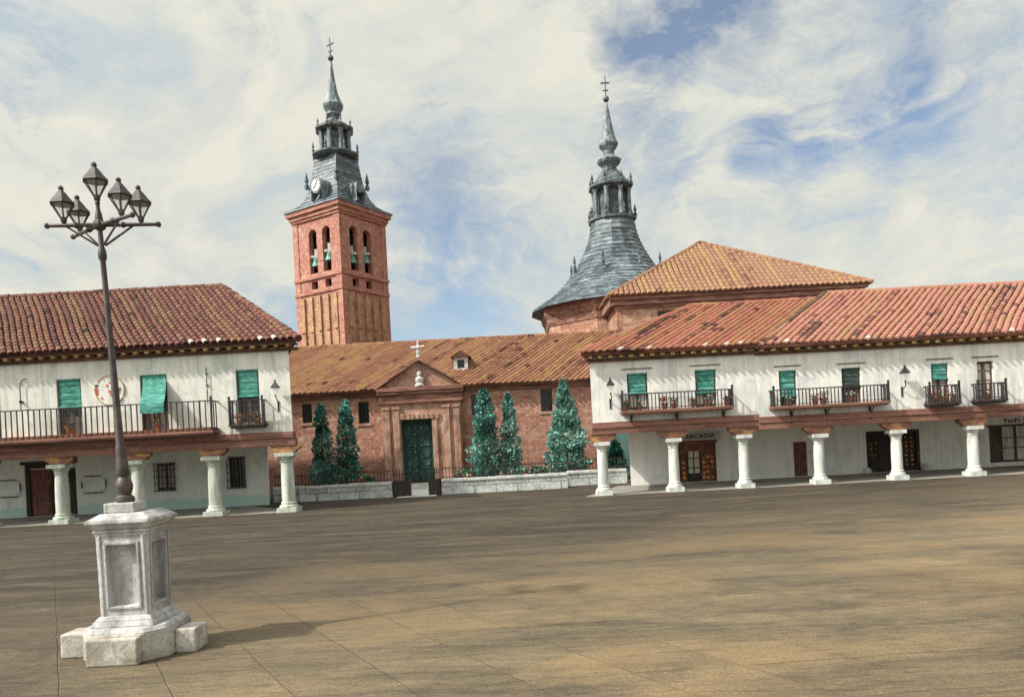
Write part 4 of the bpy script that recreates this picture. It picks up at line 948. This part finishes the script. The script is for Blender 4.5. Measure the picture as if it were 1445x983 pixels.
for x0, x1 in ((-6.15, -5.3), (-4.35, -3.75)):
    lf = MB().box(x0, x1, 37.72, 37.8, .03, .82).box(x0, x0 + .06, 37.805, 38.3, .03, .82).box(x1 - .06, x1, 37.805, 38.3, .03, .82).box(x0 + .1, x1 - .1, 37.69, 37.718, .12, .74)
    k = MB(); n = 5
    for i in range(n + 1):
        x = x0 + .05 + (x1 - x0 - .1) * i / n; k.box(x - .018, x + .018, 37.74, 37.776, .822, 1.28); k.lathe([(.03, 1.28), (.001, 1.42)], (x, 37.758), 4)
    k.box(x0, x1, 37.78, 37.8, 1.12, 1.16)
    o = lf.build('gate_leaf', 'dark_wood', g); k.build('pickets', 'rail', o)
gw = tag(MB().box(5.75, 9.2, 46.0, 46.3, 0, 3.2).build('garden_wall', 'green_wall'), 'pale turquoise wall far back, seen beside the corner column of the corner house', 'wall')

def conifer(name, label, x, y, h, r, mat, n, fat=.5, power=.75, size=.15, ragged=.2, z0=.25):
    """tapered trunk, whorls of limbs, foliage built from thousands of small sprays"""
    o = thing(name, label, 'tree', (x, y, 0), 'trees in the church garden')
    t_ = MB(); t_.tube((x, y, 0), (x, y, h * .9), .13, .02, 8)
    for _ in range(26):
        z = random.uniform(.3, h * .85); a = random.uniform(0, 2 * PI); L_ = r * .75 * (1 - z / h) ** power
        t_.tube((x, y, z), (x + L_ * math.cos(a), y + L_ * math.sin(a), z + L_ * .45), .03, .008, 5)
    t_.build('trunk', 'bark', o)
    c = MB()
    lob = [(random.uniform(0, 2 * PI), random.uniform(0, 1), random.uniform(-1, 1)) for _ in range(46)]
    for _ in range(n):
        k = random.random() ** 1.25; z = z0 + (h - z0) * k; a = random.uniform(0, 2 * PI)
        env = r * min(1.0, (1 - k) ** power * 1.12) * min(1, .62 + k * 2.6)
        bulge = 0; tl = 0
        for la, lk, lv in lob:
            da = math.cos(a - la); dk = abs(k - lk)
            if da > .55 and dk < .06: bulge += lv * ragged * (da - .55) / .45 * (1 - dk / .06); tl += lv * .2
        env *= 1 + .13 * math.sin(k * 58 + 1.3 * math.sin(a * 3))
        rr = env * (1 + bulge) * (1 - random.random() ** 2.2 * .75)
        p = Vector((x + rr * math.cos(a), y + rr * math.sin(a), z + random.uniform(-.06, .06)))
        out = Vector((math.cos(a), math.sin(a), random.uniform(.1, 1.1))).normalized()
        out = (out + Vector((random.gauss(0, .45), random.gauss(0, .45), random.gauss(0, .45)))).normalized()
        side = out.cross(Vector((random.gauss(0, 1), random.gauss(0, 1), random.gauss(0, 1)))).normalized(); s = size * random.uniform(.55, 1.35)
        tint = min(1, max(0, .42 + tl + random.gauss(0, .2) + (.45 if random.random() < .06 else 0)))
        c.face([p - out * s * .7, p + side * s * .42, p + out * s, p - side * s * .42], tint)
    c.build('crown', mat, o)
conifer('cypress', 'slim cypress leftmost before the church wall, beside the old house', -10.85, 42.6, 5.2, .66, 'cypress', 4600, power=.42, size=.105, ragged=.34)
conifer('cypress', 'slim cypress second from the left, by the church gate', -9.5, 42.8, 5.35, .68, 'cypress', 4600, power=.42, size=.105, ragged=.34)
conifer('cypress', 'darker wide cypress just right of the church portal', -1.5, 42.8, 5.6, .84, 'cypress', 5600, power=.45, size=.11, ragged=.36)
conifer('cypress', 'slim greyish cypress between the dark cypress and the spruce', -.12, 43.0, 5.3, .6, 'spruce', 4000, power=.42, size=.105, ragged=.36)
conifer('spruce', 'broad conical spruce with pale tips beside the corner house', 3.1, 42.6, 5.85, 1.28, 'spruce', 7000, power=.72, size=.13, ragged=.42)
conifer('shrub', 'small green shrub before the turquoise wall beside the corner house', 6.0, 43.4, 2.2, .62, 'bush', 900, power=.6, size=.16, ragged=.3)
def bed(label, x, y, w, n, fl):
    o = thing('flowering_bush', label, 'bush', (x, y, 0), 'flowering bushes behind the low wall')
    s_ = MB(); [s_.tube((x + random.uniform(-w, w) * .6, y, 0), (x + random.uniform(-w, w) * .8, y + random.uniform(-.1, .1), .9), .015, .008, 5) for _ in range(7)]; s_.build('stems', 'bark', o)
    p = MB(); leaves(p, (x, y, .82), (w, .32, .42), n, .1); p.build('leaves', 'bush', o)
    f = MB(); leaves(f, (x, y - .1, .98), (w, .3, .35), n // 9, .07); f.build('flowers', fl, o)
bed('red flowering bush between the second cypress and the church gate', -7.9, 39.0, .8, 420, 'petal')
bed('bright green bush with few flowers right of the church gate', -2.6, 39.0, .55, 300, 'petal')
bed('wide red flowering bush between the slim greyish cypress and the spruce', 1.1, 39.0, .95, 460, 'petal')
bed('small leafy bush with red flowers left of the first cypress', -12.0, 39.6, .4, 200, 'petal')

# ------------------------------------------------------------------ the street lamp
def lamp():
    cx, cy = -5.2, 10.1
    L = thing('street_lamp', 'five-lantern iron street lamp on a whitish stone pedestal standing in the square', 'street lamp', (cx, cy, 0))
    P = lambda pts: [(cx + a, cy + b_) for a, b_ in pts]
    # cross-shaped foot with chamfered core
    b_ = MB()
    def oct(r, c): return P([(-r + c, -r), (r - c, -r), (r, -r + c), (r, r - c), (r - c, r), (-r + c, r), (-r, r - c), (-r, -r + c)])
    b_.prism(oct(.58, .25), 0, .37)
    b_.prism(P([(-.95, -.2), (-.582, -.2), (-.582, .2), (-.95, .2)]), 0, .32).prism(P([(.582, -.2), (.86, -.2), (.86, .2), (.582, .2)]), 0, .32)
    b_.prism(P([(-.33, -.7), (.33, -.7), (.33, -.582), (-.33, -.582)]), 0, .345).prism(P([(-.2, .582), (.2, .582), (.2, .9), (-.2, .9)]), 0, .33)
    bo = b_.build('foot', 'base_stone', L, bevel=.022)
    sq = lambda r: P([(-r * .93, -r * .93), (r * .93, -r * .93), (r * .93, r * .93), (-r * .93, r * .93)])
    MB().prism(oct(.555, .2), .37, .43, oct(.52, .2)).prism(sq(.45), .432, .5, sq(.42)).prism(sq(.41), .502, .56, sq(.36)).build('plinth_steps', 'pedestal', L, bevel=.012)
    # die with a sunk panel on each side
    d = MB(); r0, r1, z0, z1 = .305, .325, .56, 1.62
    for k in range(4):
        rot = Matrix.Rotation(k * PI / 2, 3, 'Z'); T3 = lambda p: rot @ Vector(p) + Vector((cx, cy, 0))
        q = lambda x, z, dep=0: T3((x, -(r0 + (r1 - r0) * (z - z0) / (z1 - z0)) + dep, z))
        o_ = [(-r0, z0), (r0, z0), (r1, z1), (-r1, z1)]; i_ = [(-.185, .68), (.185, .68), (.195, 1.49), (-.195, 1.49)]
        for a in range(4):
            n_ = (a + 1) % 4; d.face([q(*o_[a]), q(*o_[n_]), q(*i_[n_]), q(*i_[a])])
            d.face([q(*i_[a]), q(*i_[n_]), q(i_[n_][0] * .975, i_[n_][1] + (.01 if n_ < 2 else -.01), .10), q(i_[a][0] * .975, i_[a][1] + (.01 if a < 2 else -.01), .10)])
        d.face([q(i_[a][0] * .975, i_[a][1] + (.01 if a < 2 else -.01), .10) for a in range(4)])
        for (xa, xb, za, zb) in ((-.232, -.198, .645, 1.53), (.198, .232, .645, 1.53), (-.197, .197, .645, .678), (-.197, .197, 1.492, 1.53), (-.305, -.268, .57, 1.61), (.268, .305, .57, 1.61)):
            fr = [q(xa, za, .002), q(xb, za, .002), q(xb, zb, .002), q(xa, zb, .002), q(xa, za, -.022), q(xb, za, -.022), q(xb, zb, -.022), q(xa, zb, -.022)]
            d.faces(fr, [(4, 5, 6, 7), (0, 1, 5, 4), (1, 2, 6, 5), (2, 3, 7, 6), (3, 0, 4, 7)])
    do = d.build('die', 'pedestal', L, bevel=.008)
    MB().prism(sq(.36), 1.6, 1.65, sq(.375)).prism(sq(.385), 1.652, 1.69).prism(sq(.38), 1.692, 1.77, sq(.44)).prism(sq(.455), 1.772, 1.82).prism(sq(.45), 1.822, 1.90, sq(.31)).build('cornice', 'pedestal', L, bevel=.012)
    MB().prism([(a - .08, b2) for a, b2 in sq(.215)], 1.9, 2.03).build('cap_block', 'pedestal', L, bevel=.015)
    # iron post
    def lean(mb):
        for p_ in mb.v: p_.x -= .08 + max(0, p_.z - 2.03) * .042
        return mb
    pm = MB().lathe([(r_ * (.76 if z_ < 2.8 else .68), z_) for r_, z_ in [(.14, 2.03), (.16, 2.06), (.15, 2.1), (.10, 2.13), (.135, 2.2), (.145, 2.26), (.12, 2.33), (.085, 2.37), (.11, 2.42), (.10, 2.5), (.085, 2.75), (.085, 2.8), (.075, 2.82), (.062, 4.0), (.052, 5.1), (.05, 5.3), (.075, 5.34), (.082, 5.4), (.07, 5.46), (.05, 5.5), (.045, 5.75), (.06, 5.78), (.075, 5.86), (.06, 5.95), (.04, 6.0), (.035, 6.06), (.05, 6.1), (.03, 6.14)]], (cx, cy), 16); lean(pm).build('post', 'iron', L, smooth=True)
    # crossed arms
    A = []
    dirs = [(-.45, -.05), (.53, .08), (-.46, .34), (.43, -.24)]
    arm = MB(); z = 5.80
    for dx, dy in dirs:
        p0 = Vector((cx, cy, z)); p1 = p0 + Vector((dx, dy, .0)); u = (p1 - p0).normalized()
        arm.tube(p0, p1 + u * .2, .03, .024, 8); arm.ball(p1 + u * .22, .038, 8)
        arm.tube(p0 + u * .05 + Vector((0, 0, -.28)), p0 + u * .42 + Vector((0, 0, -.02)), .016, .014, 6)
        mid = p0 + u * .3; arm.ball((mid.x, mid.y, z), .042, 8)
    arm.ball((cx, cy, z), .085, 10); lean(arm).build('arms', 'iron', L)
    def lantern(px, py, z0, s=1.0):
        n = 6; c0 = (px, py)
        f = MB(); zb, zm = z0 + .05 * s, z0 + .245 * s; rb, rm = .045 * s, .155 * s
        f.lathe([(.03 * s, z0 - .03), (.045 * s, z0), (.05 * s, z0 + .03 * s), (.055 * s, zb)], c0, n)
        for k in range(n):
            a = 2 * PI * k / n; f.tube((px + rb * math.cos(a), py + rb * math.sin(a), zb), (px + rm * math.cos(a), py + rm * math.sin(a), zm), .010 * s, n=5)
            a2 = 2 * PI * (k + 1) / n; f.tube((px + rm * math.cos(a), py + rm * math.sin(a), zm), (px + rm * math.cos(a2), py + rm * math.sin(a2), zm), .012 * s, n=5)
        o = lean(f).build('lantern', 'iron', L)
        lean(MB().lathe([(rb * .9, zb), (rm * .94, zm - .01)], c0, n, cap=False)).build('glass', 'glass', o)
        cp = MB().lathe([(.178 * s, zm), (.172 * s, zm + .02 * s), (.125 * s, zm + .075 * s), (.068 * s, zm + .155 * s), (.028 * s, zm + .205 * s), (.03 * s, zm + .21 * s)], c0, n).ball((px, py, zm + .235 * s), .038 * s, 10); lean(cp).build('cap', 'iron', o)
    for dx, dy in dirs: lantern(cx + dx, cy + dy, z + .06, .93)
    lantern(cx, cy, 6.15, .98)
lamp()

# ------------------------------------------------------------------ light, sky, camera
SUN_EL, SX, SY = 43, -1.0, -.46
hl = math.hypot(SX, SY); ce, se = math.cos(R(SUN_EL)), math.sin(R(SUN_EL))
sv = Vector((SX / hl * ce, SY / hl * ce, se))
sl = bpy.data.lights.new('sun', 'SUN'); sl.energy = 3.3; sl.angle = R(2); sl.color = (1.0, .945, .86)
so = bpy.data.objects.new('sun', sl); COL.objects.link(so); so.rotation_euler = sv.to_track_quat('Z', 'Y').to_euler(); so.location = (-20, -20, 40)

wd = bpy.data.worlds.new('World'); SC.world = wd; wd.use_nodes = True
t = NT(wd.node_tree); bg = wd.node_tree.nodes['Background']
sky = t.new('ShaderNodeTexSky', sky_type='NISHITA'); sky.sun_disc = False; sky.sun_elevation = R(SUN_EL); sky.sun_rotation = math.atan2(SX, SY) % (2 * PI)
sky.air_density = 1.0; sky.dust_density = .6; sky.ozone_density = 1.0
tc = t.new('ShaderNodeTexCoord'); D = tc.outputs['Generated']
def vscale(v, s):
    n = t.new('ShaderNodeVectorMath', operation='MULTIPLY'); t.link(v, n.inputs[0]); n.inputs[1].default_value = s; return n.outputs[0]
def warp(v, scale, amt, detail=3):
    c = t.noise(v, scale, detail, .55, 0, 'Color'); n = t.new('ShaderNodeVectorMath', operation='MULTIPLY_ADD')
    s_ = t.new('ShaderNodeVectorMath', operation='SUBTRACT'); t.link(c, s_.inputs[0]); s_.inputs[1].default_value = (.5, .5, .5)
    t.link(s_.outputs[0], n.inputs[0]); n.inputs[1].default_value = (amt, amt, amt); t.link(v, n.inputs[2]); return n.outputs[0]
V = warp(warp(vscale(D, (1.0, 1.0, 1.7)), 2.2, .5), 6.0, .10)
f1 = t.noise(V, 2.1, 8, .58, .5); f2 = t.noise(warp(V, 5, .25), 7, 7, .62, .9); f3 = t.noise(warp(vscale(D, (1, 1, 2.0)), 9, .25), 30, 5, .68, 1.2)
cl = t.math('ADD', t.math('MULTIPLY', f1, .62), t.math('ADD', t.math('MULTIPLY', f2, .28), t.math('MULTIPLY', f3, .10)))
# gaps in the cloud where the blue shows
def gap(u, v, rad, amt):
    global cl
    d = Vector((u, 1050, v)).normalized(); n = t.new('ShaderNodeVectorMath', operation='DISTANCE'); t.link(V0, n.inputs[0]); n.inputs[1].default_value = d
    m_ = t.new('ShaderNodeMapRange', interpolation_type='SMOOTHSTEP'); t.link(n.outputs['Value'], m_.inputs[0])
    m_.inputs[1].default_value = rad; m_.inputs[2].default_value = 0; m_.inputs[3].default_value = 0; m_.inputs[4].default_value = amt
    cl = t.math('SUBTRACT', cl, t.math('MULTIPLY', m_.outputs[0], stroke))
V0 = warp(D, 6, .16, 5)
stroke = t.ramp(t.noise(warp(vscale(D, (1, 1, 1.5)), 4.5, .22, 3), 6.5, 7, .66, .8), [(.36, .3), (.6, 1.35)])
for g_ in ((-95, 385, .12, .12), (225, 535, .10, .28), (320, 585, .09, .28), (530, 410, .10, .28), (420, 395, .09, .24), (-60, 222, .17, .14), (-320, 200, .12, .16), (190, 430, .11, .14), (-470, 430, .34, -.10), (-380, 640, .3, -.05), (-120, 160, .18, .17), (600, 470, .09, .16)): gap(*g_)
mask = t.ramp(cl, [(.23, .12), (.34, .42), (.42, .68), (.51, 1.0)])
Vup = t.new('ShaderNodeVectorMath', operation='ADD'); t.link(V, Vup.inputs[0]); Vup.inputs[1].default_value = (sv.x * .05, sv.y * .05, .09)
f1u = t.noise(Vup.outputs[0], 2.1, 8, .58, .5)
shade = t.math('ADD', .5, t.math('MULTIPLY', t.math('SUBTRACT', f1, f1u), 2.6))          # lit tops, grey bases
shade = t.math('ADD', t.math('MULTIPLY', shade, .55), t.math('ADD', t.math('MULTIPLY', f2, .3), t.math('MULTIPLY', f3, .18)))
tone = t.ramp(shade, [(.34, (4.1, 4.6, 4.8)), (.46, (4.8, 5.0, 4.8)), (.57, (5.4, 5.4, 4.85)), (.68, (5.9, 5.8, 5.05))])
dt = t.new('ShaderNodeVectorMath', operation='DOT_PRODUCT'); t.link(D, dt.inputs[0]); dt.inputs[1].default_value = sv
glow = t.math('ADD', 1.0, t.math('MULTIPLY', t.math('POWER', t.math('MAXIMUM', dt.outputs['Value'], 0.0), 5.0), 4.5))   # thin cloud is brighter round the sun
gl = t.new('ShaderNodeVectorMath', operation='SCALE'); t.link(tone, gl.inputs[0]); t.link(glow, gl.inputs['Scale'])
t.link(t.mix(mask, sky.outputs[0], gl.outputs[0]), bg.inputs['Color']); bg.inputs['Strength'].default_value = .09

cam = bpy.data.cameras.new('camera'); co = bpy.data.objects.new('camera', cam); COL.objects.link(co)
cam.sensor_width = 36; cam.lens = 36 * 1050 / 1445; cam.shift_y = 128.5 / 1445; cam.clip_end = 2000; cam.clip_start = .05
co.matrix_world = Matrix.Translation((0, 0, 2.6)) @ Matrix.Rotation(PI / 2, 4, 'X') @ Matrix.Rotation(R(-3.0), 4, 'Z')
SC.camera = co
SC.view_settings.view_transform = 'Standard'; SC.view_settings.look = 'None'; SC.view_settings.exposure = .62; SC.view_settings.gamma = 1
